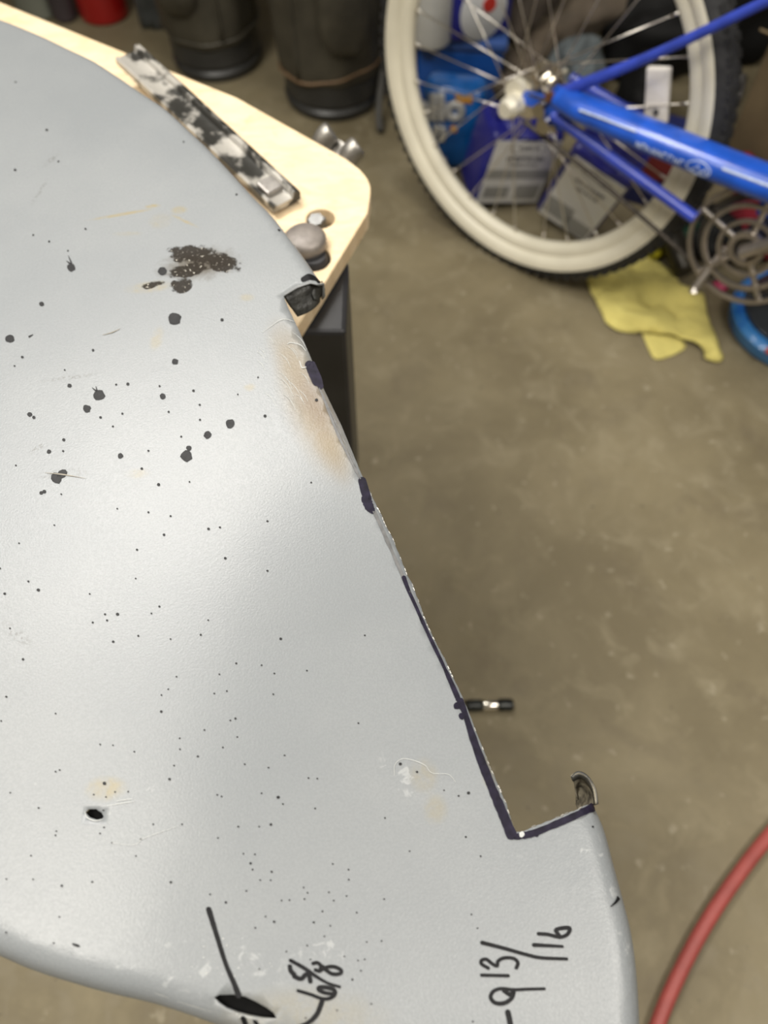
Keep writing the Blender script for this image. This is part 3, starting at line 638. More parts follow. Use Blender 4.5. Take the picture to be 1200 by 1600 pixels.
tubeb('swing_arm', [(.075, .062, .040), (.12, .066, .042), (.25, .070, .050), (.42, .072, .061), (.60, .070, .085)], [.021, .026, .028, .029, .030], bluem, .75)
tubeb('seat_stay', [(.075, .058, .046), (.20, .056, .147), (.33, .052, .262), (.47, .05, .38)], [.009, .0068, .0068, .007], blued)
tubeb('chain_stay', [(.07, .062, .010), (.20, .075, -.004), (.345, .080, -.026)], [.0075, .0088, .0085], blued)
tubeb('chain_stay', [(.03, -.052, .012), (.20, -.052, -.004), (.42, -.04, -.02)], .009, blued)
tubeb('seat_tube', [(.42, 0, -.02), (.40, 0, .2), (.37, 0, .46)], .016, bluem)
tubeb('down_tube', [(.42, 0, -.02), (.70, 0, .22), (.98, 0, .36)], .018, bluem)
# lettering strip and swoosh on the swing arm
lm = mat('pale_lettering', (.50, .58, .75), .4, var=.3, scale=300)
bm = bmesh.new(); n_ = np.array([0, 0, 0])
def arm_pt(u, v): # on the near upper face of the swing arm
    return np.array(B(u, .0925+.020*u-30*v*v, .042+.058*(u-.12)+v))
def rib(bm, pts, r=.0011):
    for a_, b_ in zip(pts[:-1], pts[1:]): cyl(bm, arm_pt(*a_), arm_pt(*b_), r, seg=6)
rib(bm, [(.125, .010), (.17, .011), (.22, .0115)], .0018)
x = .228
for gl in 'NOVWATTAR':
    w2 = .0075
    rib(bm, [(x, -.006), (x, .001)]); rib(bm, [(x, .001), (x+w2*.7, .001 if gl in 'OTR' else -.006)])
    if gl in 'ONWA': rib(bm, [(x+w2*.7, -.006), (x+w2*.7, .001)])
    x += w2*1.15
rib(bm, [(x+.008+.018*math.cos(t)+.012, -.001+.009*math.sin(t)) for t in np.linspace(0, 2*PI, 15)], .0010)
rib(bm, [(x+.012, -.006), (x+.018, .003), (x+.024, -.006), (x+.030, .002), (x+.034, -.004)], .0013)
rib(bm, [(x+.05, .010), (x+.12, .0115)], .002)
obj('lettering', bm, lm, bike)
# reflector between the spokes
rf = empty('x', '', ''); bpy.data.objects.remove(rf)
bm = bmesh.new(); bx(bm, .181, .218, -.007, .004, HZ+.031, HZ+.108, .004, seg=3)
bmesh.ops.rotate(bm, cent=(.1995, 0, HZ+.0695), matrix=Matrix.Rotation(-.31, 3, 'Y'), verts=bm.verts)
rfo = obj('spoke_reflector', bm, mat('white_reflector', (.80, .76, .71), .3, var=.06, scale=60, coat=.5), bike, sharp=40)
bm = bmesh.new(); cyl(bm, (.208, -.006, HZ+.050), (.208, -.0105, HZ+.050), .0042, seg=16); obj('reflector_screw', bm, mat('dull_steel', (.3, .3, .3)), rfo)
# chainring guard with crank
CU, CV = .430, -.035
ringm = mat('dull_chrome', (.50, .46, .42), .28, .9, var=.2, scale=50)
bm = bmesh.new()
def ring(bm, r0, r1, w0, w1, n=72):
    prof = [(r0, w0), (r1, w0), (r1+.001, (w0+w1)/2), (r1, w1), (r0, w1), (r0-.001, (w0+w1)/2)]
    vs0 = set(bm.verts); rings = []
    for k in range(n):
        t = 2*PI*k/n; rings.append([bm.verts.new(B(CU+r*math.cos(t), w_, CV+r*math.sin(t))) for r, w_ in prof])
    for k in range(n):
        for i in range(6): bm.faces.new((rings[k][i], rings[k][(i+1) % 6], rings[(k+1) % n][(i+1) % 6], rings[(k+1) % n][i]))
ring(bm, .083, .089, .070, .076); ring(bm, .060, .066, .071, .077); ring(bm, .038, .043, .072, .078); ring(bm, .018, .026, .072, .080)
for k in range(5):
    t = 2*PI*k/5+.35
    cyl(bm, B(CU+.022*math.cos(t), .074, CV+.022*math.sin(t)), B(CU+.086*math.cos(t), .073, CV+.086*math.sin(t)), .0042, seg=10)
obj('chain_guard', bm, ringm, bike, sharp=40)
bm = bmesh.new()
prof = []
for k in range(88*2):
    t = 2*PI*k/176; r = .079 if k % 2 else .074; prof.append((r*math.cos(t), r*math.sin(t)))
a = [bm.verts.new(B(CU+x_, .062, CV+y_)) for x_, y_ in prof]; b2 = [bm.verts.new(B(CU+x_, .065, CV+y_)) for x_, y_ in prof]
a2 = [bm.verts.new(B(CU+x_*.86, .062, CV+y_*.86)) for x_, y_ in prof]; b3 = [bm.verts.new(B(CU+x_*.86, .065, CV+y_*.86)) for x_, y_ in prof]
n = len(prof)
for i in range(n):
    j = (i+1) % n
    bm.faces.new((a[i], a[j], a2[j], a2[i])); bm.faces.new((b2[i], b2[j], b3[j], b3[i])); bm.faces.new((a[i], a[j], b2[j], b2[i])); bm.faces.new((a2[i], a2[j], b3[j], b3[i]))
obj('chainring', bm, mat('dark_steel', (.10, .095, .09), .4, .8, var=.3), bike)
tubeb('crank_arm', [(CU, .086, CV), (CU+.05, .088, CV+.055), (CU+.115, .092, CV+.125)], [.014, .010, .011], ringm, .7)
tubeb('bottom_bracket', [(CU, .07, CV), (CU, -.06, CV)], .02, mat('dark_steel', (.1, .1, .1)))
# chain
tubeb('chain', [(.02, .058, .022), (.15, .06, .035), (CU-.02, .064, CV+.078)], .0035, mat('oily_chain', (.07, .06, .05), .5, .6, scale=200, var=.5))
tubeb('chain', [(.02, .058, -.022), (.2, .06, -.06), (CU-.02, .064, CV-.078)], .0035, MATS['oily_chain'])
tubeb('kickstand', [(CU-.03, .055, -.06), (CU-.035, .075, -.095), (CU-.038, .09, -.120), (CU-.036, .094, -.127)], [.006, .0055, .0055, .0075], ringm)

# ================================================================ clutter behind the wheel
label_grey = mat('label_grey', (.78, .78, .77), .55, var=.05, scale=8); txt = mat('label_print', (.10, .10, .12), .6); band = mat('label_band', (.36, .36, .35), .6); navy = mat('navy_plastic', (.014, .016, .20), .35, var=.2, scale=20, coat=.3)
def print_lines(bm, x0, x1, z, y, n, h, seed):
    rnd = random.Random(seed); x = x0
    while x < x1:
        w_ = rnd.uniform(.002, .006); bx(bm, x, min(x+w_, x1), y-.0003, y, z-h/2*rnd.uniform(.6, 1), z+h/2*rnd.uniform(.6, 1)); x += w_+rnd.uniform(.0012, .003)
def jug(label, loc, rot, W, H, kind):
    o = empty('jug', label, 'jug', loc, rot, 'navy jugs behind the wheel'); Dp = .10
    bm = bmesh.new(); bx(bm, -W/2, W/2, 0, Dp, 0, H*.86, .012, seg=3)
    # shoulders tapering to the neck
    cyl(bm, (0, Dp/2, H*.84), (0, Dp/2, H*.97), .055, .022, 24); cyl(bm, (0, Dp/2, H*.96), (0, Dp/2, H*1.02), .020, .020, 24)
    tube(bm, catmull([(-W*.38, Dp/2, H*.84), (-W*.34, Dp/2, H*.98), (-W*.12, Dp/2, H*1.0), (-.01, Dp/2, H*.96)], 6), .010, 12, up=(0, 1, 0))
    obj('body', bm, navy, o, sharp=40)
    bm = bmesh.new(); cyl(bm, (0, Dp/2, H*1.01), (0, Dp/2, H*1.10), .024, .024, 24); obj('cap', bm, mat('black_cap', (.02, .02, .025), .5), o, sharp=40)
    lab = [];
    bm = bmesh.new(); bx(bm, -W/2+.010, W/2-.006, -.0012, -.0002, .010, H*.80, 0); lb = obj('label', bm, label_grey, o)
    bm = bmesh.new(); y = -.0013
    if kind == 0:
        bx(bm, -W/2+.010, W/2-.006, y-.0004, y, H*.36, H*.47)
        bx(bm, -W/2+.018, -.004, y-.0004, y, H*.12, H*.26); bx(bm, .010, W/2-.014, y-.0004, y, H*.10, H*.28)
    else:
        bx(bm, -W/2+.012, W*.05, y-.0004, y, H*.10, H*.30); bx(bm, W*.0, W/2-.010, y-.0004, y, H*.05, H*.22)
    obj('label_band', bm, band, lb)
    bm = bmesh.new(); print_lines(bm, -W*.22, W*.30, H*.60, y-.0003, 1, .010, 3+kind); print_lines(bm, -W*.16, W*.24, H*.53, y-.0003, 1, .007, 9+kind)
    print_lines(bm, -W*.10, W*.18, H*.72, y-.0003, 1, .008, 5+kind)
    for k in range(24):
        t = 2*PI*k/24; t2 = 2*PI*(k+1)/24; cyl(bm, (W*.04+W*.24*math.cos(t), y, H*.72+.014*math.sin(t)), (W*.04+W*.24*math.cos(t2), y, H*.72+.014*math.sin(t2)), .0007, seg=5)
    obj('label_text', bm, txt, lb)
    return o
jug('navy jug with a pale grey label, left of the two, seen behind the lower spokes', (.2478, 1.3427, .0090), (.0982, .157, .2193), .150, .195, 0)
jug('tilted navy jug with pale grey label, right of the other, below the chain stay', (.3519, 1.2672, .016), (.2853, .3071, -.4838), .125, .255, 1)

def facebox(bl, br, zb, ytop, depth, bev, yawfix=None):
    """Box standing at height zb whose front lower edge runs between two points read off the photo; returns centre-front, yaw, width, height."""
    p, q = at(*bl, zb), at(*br, zb); d = q-p; W = np.linalg.norm(d); a = math.atan2(d[1], d[0]); c = (p+q)/2
    H = height_for(c, ytop)-zb; return c, a, W, H
def box_thing(name, label, cat, bl, br, zb, ytop, depth, m, bev=.006, part='body', group=None):
    c, a, W, H = facebox(bl, br, zb, ytop, depth, bev); o = empty(name, label, cat, tuple(c), (0, 0, a), group)
    bm = bmesh.new(); bx(bm, -W/2, W/2, 0, depth, 0, H, bev, seg=3); obj(part, bm, m, o, sharp=40); return o, W, H
# blue pouch with bubble letters
bluep = mat('blue_pouch_film', (.006, .10, .36), .3, var=.35, scale=18, coat=.5, bump=.5, bscale=22)
o, W, H = box_thing('detergent_pouch', 'bright blue pouch with silver bubble letters and orange marks behind the left spokes', 'pouch', (655, 262), (745, 272), 0, 140, .07, bluep, .02)
bub = mat('silver_letters', (.55, .56, .56), .28, .4, var=.2, scale=100); org = mat('orange_print', (.55, .26, .04), .5, var=.3, scale=40)
def text(s, size, loc, parent, m, name='lettering', ext=.0015, bevd=.0015, rot=(PI/2, 0, 0), off=0., name2=None):
    cu = bpy.data.curves.new(name, 'FONT'); cu.body = s; cu.size = size; cu.extrude = ext; cu.bevel_depth = bevd; cu.offset = off; cu.align_x = 'CENTER'; cu.resolution_u = 4
    cu.materials.append(m); t = bpy.data.objects.new(name, cu); C.objects.link(t); me = bpy.data.meshes.new_from_object(t.evaluated_get(bpy.context.evaluated_depsgraph_get())); bpy.data.objects.remove(t)
    t = bpy.data.objects.new(name, me); C.objects.link(t); t.parent = parent; t.location = loc; t.rotation_euler = rot
    if not me.materials: me.materials.append(m)
    return t
text('ello', .070, (-W*.20, -.002, H*.66), o, bub, rot=(PI/2, -.12, 0), ext=.003, bevd=.003, off=.0012)
text('n', .055, (-W*.20, -.002, H*.42), o, bub, rot=(PI/2, .15, 0), ext=.003, bevd=.003, off=.0012)
for q in ((.02, .30, .86, .95), (-.02, .10, .50, .58), (-.42, -.18, .16, .22)):
    bm = bmesh.new(); bx(bm, W*q[0], W*q[1], -.003, .003, H*q[2], H*q[3], .003); obj('orange_mark', bm, org, o)
bm = bmesh.new(); bmesh.ops.create_uvsphere(bm, u_segments=20, v_segments=12, radius=.014, matrix=Matrix.Translation((-W*.12, -.004, H*.12))); obj('white_cap', bm, mat('pearl_plastic', (.5, .5, .52), .3, coat=.4), o, True)
# blue box above it
o, W, H = box_thing('storage_tote', 'blue plastic tote standing behind the pouch under the white bottles', 'tote', (648, 170), (775, 178), .0, 78, .16, mat('tote_blue', (.010, .075, .33), .4, var=.25, scale=9), .012)
bm = bmesh.new(); bx(bm, -W/2-.006, W/2+.006, -.006, .166, H, H+.022, .006); obj('lid', bm, mat('tote_lid_blue', (.05, .11, .34), .45, var=.3, scale=14), o)
tz = H+.022; tote = o
# white bottle and the oval-label jug on the tote
def bottle(label, px, z, r, h, m, cap, ring=False):
    p = at(*px, z); o = empty('bottle', label, 'bottle', tuple(p)); bm = bmesh.new()
    lathe(bm, [(r*.92, 0), (r, .006), (r, h*.62), (r*.85, h*.75), (r*.4, h*.88), (r*.38, h)], 32); obj('body', bm, m, o, sharp=40)
    bm = bmesh.new(); cyl(bm, (0, 0, h), (0, 0, h*1.10), r*.45, seg=20); obj('cap', bm, cap, o, sharp=40)
    return o
whp = mat('white_plastic', (.58, .58, .55), .4, var=.12, scale=14)
bt = bottle('white plastic bottle on the blue tote, next to the wheel rim', (672, 62), tz, .044, .26, whp, mat('grey_cap', (.2, .2, .2), .5))
bt2 = empty('oil_jug', 'navy jug with a white and red oval emblem behind the upper spokes', 'jug', tuple(at(748, 66, tz)), (0, 0, .35))
bm = bmesh.new(); bx(bm, -.062, .075, 0, .09, 0, .24, .02, seg=3); obj('body', bm, navy, bt2, sharp=40)
bm = bmesh.new(); lathe(bm, [(.001, -.003), (.047, -.003), (.052, 0)], 32, 'Y'); bmesh.ops.scale(bm, vec=(1, 1, 1.15), verts=bm.verts); bmesh.ops.translate(bm, vec=(.004, 0, .062), verts=bm.verts); lab = obj('oval_emblem', bm, mat('emblem_white', (.55, .56, .56), .45, var=.1), bt2, sharp=40)
bm = bmesh.new(); lathe(bm, [(.001, -.006), (.014, -.006), (.015, -.002)], 24, 'Y'); bmesh.ops.translate(bm, vec=(.014, 0, .074), verts=bm.verts); obj('red_dot', bm, mat('emblem_red', (.45, .03, .02), .5), lab)
bm = bmesh.new(); cyl(bm, (-.01, .045, .235), (-.01, .045, .27), .022, seg=20); obj('cap', bm, whp, bt2, sharp=40)
# rolled brown canvas running up to the right, grey rag, added dark lumps, shoe box
def blob(name, label, cat, p, sx, sy, sz, m, rot=(0, 0, 0), amp=.25, fr=2.2, seed=0, cut=True, squash=1.):
    bm = bmesh.new(); bmesh.ops.create_icosphere(bm, subdivisions=4, radius=1)
    for v in bm.verts:
        q = v.co*fr+Vector((seed*7.3, seed*3.1, 0)); d = mnoise.noise(q)*amp + abs(mnoise.noise(q*2.3))*amp*.5; v.co *= 1+d
        v.co.x *= sx; v.co.y *= sy; v.co.z *= sz
    zmin = -sz*.75
    for v in bm.verts: v.co.z = max(v.co.z, zmin)-zmin
    o = obj(name, bm, m, None, True); o.location = tuple(p); o.rotation_euler = rot; return tag(o, label, cat)
can = mat('brown_canvas', (.105, .082, .058), .8, var=.35, scale=16, bump=.5, bscale=200)
def rolltube(name, label, cat, px, z, r, m, amp=.2, seed=1):
    P = catmull([at(x, y, zz) for (x, y), zz in zip(px, z)], 8); bm = bmesh.new(); seg = 24; rings = []
    P = [Vector(p) for p in P]
    for i, p in enumerate(P):
        t = (P[min(i+1, len(P)-1)]-P[max(i-1, 0)]).normalized(); a = t.cross(Vector((0, 0, 1))).normalized(); b = a.cross(t)
        rings.append([bm.verts.new(p+(a*math.cos(2*PI*k/seg)+b*math.sin(2*PI*k/seg))*r*(1+amp*mnoise.noise(Vector((i*.25+seed, math.cos(2*PI*k/seg)*1.6, math.sin(2*PI*k/seg)*1.6))))) for k in range(seg)])
    for i in range(len(rings)-1):
        for k in range(seg): bm.faces.new((rings[i][k], rings[i][(k+1) % seg], rings[i+1][(k+1) % seg], rings[i+1][k]))
    bm.faces.new(rings[0]); bm.faces.new(rings[-1][::-1])
    o = obj(name, bm, m, None, True); return tag(o, label, cat)
rolltube('canvas_roll', 'brown canvas roll bending behind the upper spokes', 'canvas roll', [(798, 150), (818, 100), (850, 60), (900, 30), (960, 8), (1040, -14)], [.05, .07, .09, .11, .13, .14], .040, can, .35)
rolltube('canvas_roll', 'darker brown canvas roll beyond the first, at the top of the photo', 'canvas roll', [(795, 62), (815, 20), (860, -20)], [.12, .16, .18], .036, mat('dark_canvas', (.07, .055, .042), .85, var=.3, scale=18), .3, 4)
blob('rag', 'grey blue rag crumpled behind the blue hub plate', 'rag', at(885, 142, .0), .062, .05, .062, mat('grey_rag', (.145, .17, .18), .85, var=.2, scale=12, bump=.4, bscale=160), (0, .2, .5), .45, 1.8, 3)
fillm = mat('black_filler', (.006, .006, .006), .65, var=.3, scale=12, bump=.6, bscale=18, spec=.2)
# black lumps added to darken the space behind the wheel
for i, (px, z, s, lb) in enumerate(((( 1015, 110), 0, (.13, .08, .10), 'black lump added for shade right behind the spoke reflector'), ((1140, 60), 0, (.14, .11, .17), 'black lump added for shade beyond the tyre, below the top right corner'), ((965, 20), 0, (.13, .09, .15), 'black lump added for shade behind the brown canvas rolls'), ((1080, -45), 0, (.2, .12, .26), 'tall black lump added for shade farthest back on the right'), ((620, -40), 0, (.10, .10, .22), 'black lump added for shade behind the white bottle'), ((845, 205), 0, (.05, .045, .05), 'small black lump added for shade behind the axle'), ((990, 200), 0, (.09, .05, .085), 'black lump added for shade low down between the spoke reflector and the swing arm'))):
    b = blob('dark_filler', lb, 'bag', at(*px, z), *s, fillm, (0, 0, i*1.3), .28, 1.5, i+1); b['group'] = 'black filler lumps in the dark corner'
# red-labelled navy can between the chain stay and arm
o, W, H = box_thing('paint_can_box', 'navy carton with a dark red stripe behind the chain stay', 'carton', (930, 300), (1045, 335), 0, 215, .09, mat('navy_card', (.012, .018, .10), .5, var=.2), .004)
bm = bmesh.new(); bx(bm, -W*.48, W*.48, -.002, -.0002, H*.45, H*.80); obj('red_stripe', bm, mat('dull_red_print', (.13, .016, .016), .5, var=.2), o)
bm = bmesh.new(); print_lines(bm, -W*.35, W*.2, H*.28, -.001, 1, .012, 21); obj('printing', bm, mat('blue_grey_print', (.12, .14, .26), .6), o)
# cardboard box and grey part right of the tyre
cbm = mat('worn_cardboard', (.17, .125, .068), .85, var=.3, scale=9)
o, W, H = box_thing('cardboard_box', 'worn brown cardboard box right of the tyre', 'box', (1125, 250), (1290, 330), 0, 95, .22, cbm, .006)
bm = bmesh.new(); bx(bm, -W*.5, W*.5, -.10, .002, H-.004, H, .001); bmesh.ops.rotate(bm, cent=(0, 0, H), matrix=Matrix.Rotation(-.5, 3, 'X'), verts=bm.verts); obj('flap', bm, cbm, o)
bm = bmesh.new(); bx(bm, -W*.10, -W*.04, -.001, .001, 0, H*.9); obj('tape', bm, mat('pale_tape', (.22, .18, .12), .5), o)
# grey curved plastic
rolltube('grey_pipe', 'grey curved pipe end between the tyre and the cardboard box', 'pipe', [(1128, 200), (1140, 175), (1152, 150), (1158, 120)], [.06, .10, .13, .15], .012, mat('grey_plastic', (.10, .095, .09), .4), .1, 2)
# red things by the chain guard
red = mat('red_plastic', (.30, .012, .03), .4, var=.3, scale=30)
blob('red_cushion', 'dark red crumpled fabric behind the chain guard rings', 'fabric', at(1172, 388, .01), .07, .035, .08, mat('crimson_fabric', (.20, .010, .022), .7, var=.5, scale=22), (0, 0, -.5), .3, 2.5, 5)
blob('pink_ball', 'small crimson pink lump on the floor below the chain guard', 'ball', at(1122, 452, 0), .016, .015, .014, mat('pink_plastic', (.42, .03, .10), .5), (0, 0, 0), .15, 2, 6)
blob('red_cloth', 'red cloth bundle beside the cardboard box above the swing arm', 'cloth', at(1150, 285, .0), .035, .03, .035, red, (0, 0, 0), .3, 2, 8)
# tin of black and red tools at the foot of the wheel
def lathe_thing(name, label, cat, loc, rot, prof, m, part='body', seg=40, group=None):
    o = empty(name, label, cat, loc, rot, group); bm = bmesh.new(); lathe(bm, prof, seg); obj(part, bm, m, o, sharp=35); return o
o = lathe_thing('spray_can', 'dark spray can with a red cap lying between wheel and chain guard', 'spray can', tuple(at(1072, 425, .024)), (1.25, .0, -2.85), [(.020, 0), (.0225, .003), (.0225, .10), (.012, .118)], mat('can_steel', (.06, .055, .045), .35, .7, var=.4, scale=30))
bm = bmesh.new(); cyl(bm, (0, 0, .112), (0, 0, .14), .013, seg=20); obj('cap', bm, mat('red_cap', (.45, .035, .015), .4), o, sharp=35)
yb = mat('yellow_black_net', (.50, .44, .02), .5, scale=55, col2=(.04, .035, .004), sharp=(.40, .52))
blob('yellow_packet', 'yellow packet with black print between the tyre and the yellow cloth', 'packet', at(1008, 402, 0), .045, .022, .028, yb, (0, 0, .45), .2, 2, 9)
o = lathe_thing('green_bottle', 'small dark green bottle behind the yellow packet', 'bottle', tuple(at(1050, 395, .0)), (0, .3, 0), [(.016, 0), (.018, .004), (.018, .05), (.008, .065), (.008, .075)], mat('dark_green', (.012, .05, .03), .3))
blob('dark_filler', 'black lump added for shade on the floor between the wheel and the chain guard', 'bag', at(1100, 385, 0), .10, .055, .045, fillm, (0, 0, -.5), .25, 1.6, 12)['group'] = 'black filler lumps in the dark corner'  # another added lump, darkens the gap by the chain guard

# ================================================================ yellow cloths
def cloth(name, label, pxo, base, amp, seed, m, folds, z=.004):
    out = np.array([at(*p, 0)[:2] for p in pxo]); cl = catmull(list(out)+[out[0]], 5)[:-1]; cl = np.array(cl)
    lo, hi = cl.min(0), cl.max(0); gx, gy = np.meshgrid(np.arange(lo[0], hi[0], .006), np.arange(lo[1], hi[1], .006)); Q = np.stack([gx.ravel(), gy.ravel()], 1)
    Q = Q[inside(Q, cl)]; Q = Q[seg_dist(Q, np.vstack([cl, cl[:1]])) > .004]; n = len(cl)
    vs, es, fs, *_ = delaunay_2d_cdt([Vector(p) for p in list(cl)+list(Q)], [(i, (i+1) % n) for i in range(n)], [], 0, 1e-6)
    V = np.array([(v.x, v.y) for v in vs]); cen = np.array([V[list(f)].mean(0) for f in fs]); ok = inside(cen, cl); fs = [tuple(f) for f, k in zip(fs, ok) if k]
    ed = seg_dist(V, np.vstack([cl, cl[:1]])); verts = []
    for (x, y), e in zip(V, ed):
        h = base*min(1, e/.02)+amp*(mnoise.noise(Vector((x*16+seed, y*16, 0)))+.6)*min(1, .25+e/.03)+amp*.45*mnoise.noise(Vector((x*45, y*45, seed)))
        for (ax, ay), (bx_, by), hh, wd in folds:
            a, b = at(ax, ay, 0)[:2], at(bx_, by, 0)[:2]; t = np.clip(((np.array([x, y])-a)@(b-a))/((b-a)@(b-a)), 0, 1); dd = np.linalg.norm(np.array([x, y])-(a+t*(b-a))); h += hh*math.exp(-(dd/wd)**2)
        verts.append((x, y, z+max(0, h)))
    o = mesh(name, verts, fs, m, None, True, .002, 1); tag(o, label, 'cloth'); return o
ym = mat('yellow_microfibre', (.74, .65, .21), .9, var=.12, scale=25, bump=.6, bscale=700, spec=.2)
cloth('cleaning_cloth', 'yellow cleaning cloth spread over the floor beside the tyre', [(903, 422), (940, 410), (972, 402), (1008, 408), (1042, 425), (1062, 448), (1092, 462), (1100, 500), (1118, 540), (1126, 566), (1100, 565), (1096, 552), (1060, 535), (1010, 525), (957, 517), (935, 485)], .006, .014, 2.2, ym,
      [((925, 440), (1060, 470), .012, .02), ((960, 500), (1090, 545), .008, .012), ((1000, 420), (1040, 520), .006, .015), ((1095, 470), (1112, 560), .008, .010)])
cloth('cleaning_cloth', 'small yellow cloth corner sticking out below the larger yellow cloth', [(1000, 515), (1040, 520), (1070, 540), (1058, 553), (1025, 563), (1012, 545)], .001, .002, 5.1, ym, [], .0015)

# ================================================================ blue tub at the right border
tub = empty('tub', 'round blue tub with dark lid, green and red print, at the right border', 'tub', tuple(at(1238, 512, 0)), (0, 0, 0)); tub.scale = (1.22, 1.22, 1.1)
tubm = mat('tub_blue', (.010, .13, .52), .35, scale=30, col2=(.05, .24, .60), sharp=(.5, .62), coat=.4)
bm = bmesh.new(); lathe(bm, [(.092, 0), (.098, .006), (.100, .028), (.094, .034), (.086, .034)], 56); obj('body', bm, tubm, tub, sharp=40)
bm = bmesh.new(); lathe(bm, [(.084, .030), (.084, .040), (.078, .044), (.02, .040), (.003, .040)], 56); obj('lid', bm, mat('smoky_lid', (.028, .032, .038), .22, var=.4, scale=26, coat=.5), tub, sharp=40)
bm = bmesh.new()
for a, r, l in ((3.95, .078, .03), (4.15, .072, .026), (4.3, .06, .03), (4.6, .064, .03), (3.6, .02, .03), (3.2, .03, .028)):
    bmesh.ops.create_uvsphere(bm, u_segments=12, v_segments=8, radius=1, matrix=Matrix.Translation((r*math.cos(a)*.98, r*math.sin(a)*.98, .043)) @ Matrix.Rotation(a+.4, 4, 'Z') @ Matrix.Diagonal((l*.6, l*.3, .004, 1)))
obj('leaf_print', bm, mat('leaf_green', (.20, .27, .05), .6, var=.4, scale=60), tub, True)
bm = bmesh.new(); bx(bm, -.024, .024, -.006, .006, 0, .006, .002, M=Matrix.Translation((-.055, -.066, .036)) @ Matrix.Rotation(.75, 4, 'Z')); obj('red_print', bm, mat('print_red', (.5, .06, .02), .5), tub)

# ================================================================ two upright bags with round bases
lea = mat('dark_olive_leather', (.055, .050, .037), .5, var=.35, scale=14, bump=.35, bscale=70)
basem = mat('black_base_rubber', (.030, .030, .029), .4, var=.2, scale=20)
pip = mat('tan_piping', (.17, .105, .055), .6, var=.2, scale=40)
def golf(label, px, r, seed, leanv):
    p = at(*px, 0); o = empty('golf_bag', label, 'bag', tuple(p), leanv, 'upright bags behind the bench')
    bm = bmesh.new(); lathe(bm, [(r*.90, 0), (r*.97, .008), (r*.99, .022), (r*.93, .028), (r*.93, .034), (r*.97, .038), (r*.955, .085), (r*.90, .088)], 64); obj('base', bm, basem, o, sharp=30)
    def wob(a, z): return .028*math.sin(3*a+seed*2+z*3)+.03*mnoise.noise(Vector((math.cos(a)*2.3+seed, math.sin(a)*2.3, z*2.2)))+.016*math.sin(9*a+z*2+seed)
    bm = bmesh.new(); prof = [(r*.93, .078+0), (r*1.0, .084)]+[(r*(1.03+.10*min(1, k/9)), .09+k*.033) for k in range(21)]+[(r*1.02, .77), (r*.95, .775), (r*.9, .70)]
    lathe(bm, prof, 72, wob=wob); obj('body', bm, lea, o, True)
    bm = bmesh.new(); P = []
    for k in range(73):
        a = 2*PI*k/72; q = r*1.035*(1+wob(a, .1)); P.append((q*math.cos(a), q*math.sin(a), .093+(.018*max(0, math.sin(a*1.0+.9+seed)) if seed == 1 else .004)))
    tube(bm, P, .0032, 8)
    obj('piping', bm, pip if seed == 1 else lea, o, True)
    bm = bmesh.new()
    for a0 in ((-2.15,) if seed == 1 else (-1.2,)):
        P = [((r*(1.03+.10*min(1, (z-.09)/.3))*(1+wob(a0, z))+.001)*math.cos(a0), (r*(1.03+.10*min(1, (z-.09)/.3))*(1+wob(a0, z))+.001)*math.sin(a0), z) for z in np.linspace(.1, .7, 18)]
        tube(bm, P, .0045, 8)
    obj('seam', bm, lea, o, True)
    # pocket bulging on the front
    bm = bmesh.new(); bmesh.ops.create_uvsphere(bm, u_segments=28, v_segments=16, radius=1)
    ap = -1.25 if seed == 1 else -1.9
    for v in bm.verts:
        x, y, z = v.co; s_ = lambda t, e: math.copysign(abs(t)**e, t); v.co = Vector((s_(x, .7)*r*.5, s_(y, .8)*.020, s_(z, .55)*.16))
        v.co.y += -.004*mnoise.noise(Vector((x*2, z*3, seed)))*3
    bmesh.ops.transform(bm, matrix=Matrix.Translation((r*1.10*math.cos(ap), r*1.10*math.sin(ap), .32)) @ Matrix.Rotation(ap+PI/2, 4, 'Z'), verts=bm.verts)
    obj('pocket', bm, lea, o, True)
    return o
golf('dark olive upright bag on a round black base, nearer the bicycle wheel', (521, 148), .112, 1, (0.02, 0.0, 0))
golf('dark upright bag on a round black base, left of the other bag', (342, 92), .108, 2.7, (.02, -.02, 0))
# black strap and pole between bag and tyre
rolltube('grey_strap', 'dark grey strap hanging between the upright bag and the tyre', 'strap', [(594, 205), (592, 170), (600, 100), (612, 20), (618, -40)], [.01, .04, .10, .2, .28], .008, mat('strap_web', (.05, .048, .042), .7, var=.3), .2, 3)
# shiny grey plastic sack at the left of the left bag
blob('plastic_sack', 'shiny grey blue plastic sack crumpled left of the upright bags', 'sack', at(250, 32, 0), .06, .06, .24, mat('grey_film', (.075, .085, .09), .3, var=.4, scale=12, bump=.8, bscale=14), (0, 0, .4), .35, 1.6, 11)
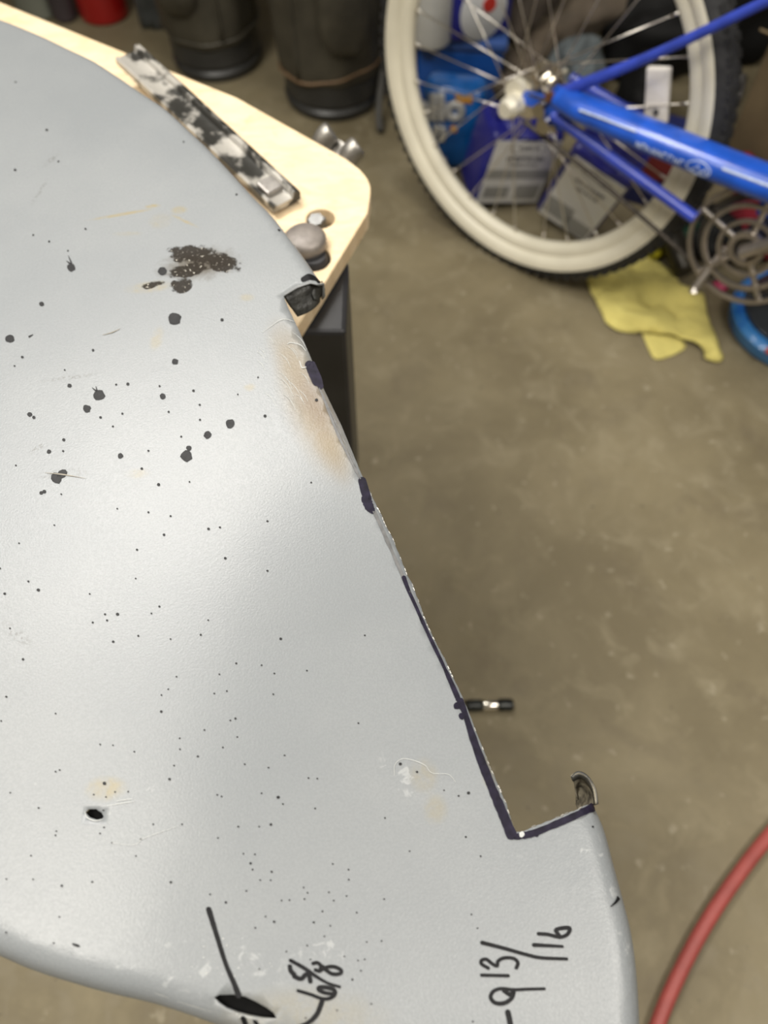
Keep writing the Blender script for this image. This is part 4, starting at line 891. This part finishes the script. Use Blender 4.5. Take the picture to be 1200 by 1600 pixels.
# red container, grey container, dark pot at the top left
o = lathe_thing('red_canister', 'bright red round canister at the top left beyond the bench', 'canister', tuple(at(165, 22, 0)), (0, 0, 0), [(.055, 0), (.062, .006), (.064, .20), (.06, .21)], mat('red_paint', (.30, .006, .006), .3, var=.1, coat=.4))
bm = bmesh.new(); cyl(bm, (0, 0, .21), (0, 0, .235), .05, seg=32); obj('lid', bm, mat('black_cap', (.02, .02, .02)), o, sharp=40)
o = lathe_thing('grey_canister', 'pale grey green canister left of the red canister', 'canister', tuple(at(65, 15, 0)), (0, 0, 0), [(.055, 0), (.06, .006), (.06, .19), (.03, .21), (.03, .23)], mat('grey_green_paint', (.17, .18, .15), .4, var=.1))
bm = bmesh.new(); cyl(bm, (0, 0, .23), (0, 0, .25), .033, seg=24); obj('lid', bm, MATS['black_cap'], o, sharp=40)
o = lathe_thing('dark_pot', 'narrow dark pot between the red and the grey canister', 'pot', tuple(at(104, 30, 0)), (0, 0, 0), [(.022, 0), (.030, .01), (.034, .14), (.030, .15)], mat('plum_plastic', (.05, .04, .045), .4, var=.3))

# ================================================================ hose and small socket on the floor
hm = mat('red_hose_rubber', (.33, .065, .055), .5, var=.12, scale=40)
P = [at(x, y, .010) for x, y in ((1330, 1180), (1260, 1245), (1200, 1308), (1148, 1375), (1102, 1445), (1062, 1520), (1028, 1600), (1000, 1700))]
bm = bmesh.new(); tube(bm, catmull(P, 8), .0087, 20); tag(obj('air_hose', bm, hm, None, True), 'red rubber air hose curving over the floor at the lower right', 'hose')
so = empty('socket_bit', 'small black and chrome tool bit lying on the floor beside the cut edge', 'tool bit', tuple(at(765, 1102, .009)), (0, PI/2, .02))
bm = bmesh.new(); lathe(bm, [(.0065, -.033), (.0085, -.030), (.0085, -.012), (.007, -.010), (.007, .012), (.0088, .014), (.0088, .030), (.0065, .033)], 24); obj('shank', bm, mat('black_oxide', (.035, .037, .035), .25, .6, var=.5, scale=90), so, sharp=30)
bm = bmesh.new(); lathe(bm, [(.0071, -.009), (.0078, -.007), (.0078, .009), (.0071, .011)], 24); obj('chrome_band', bm, hubm, so, sharp=30)
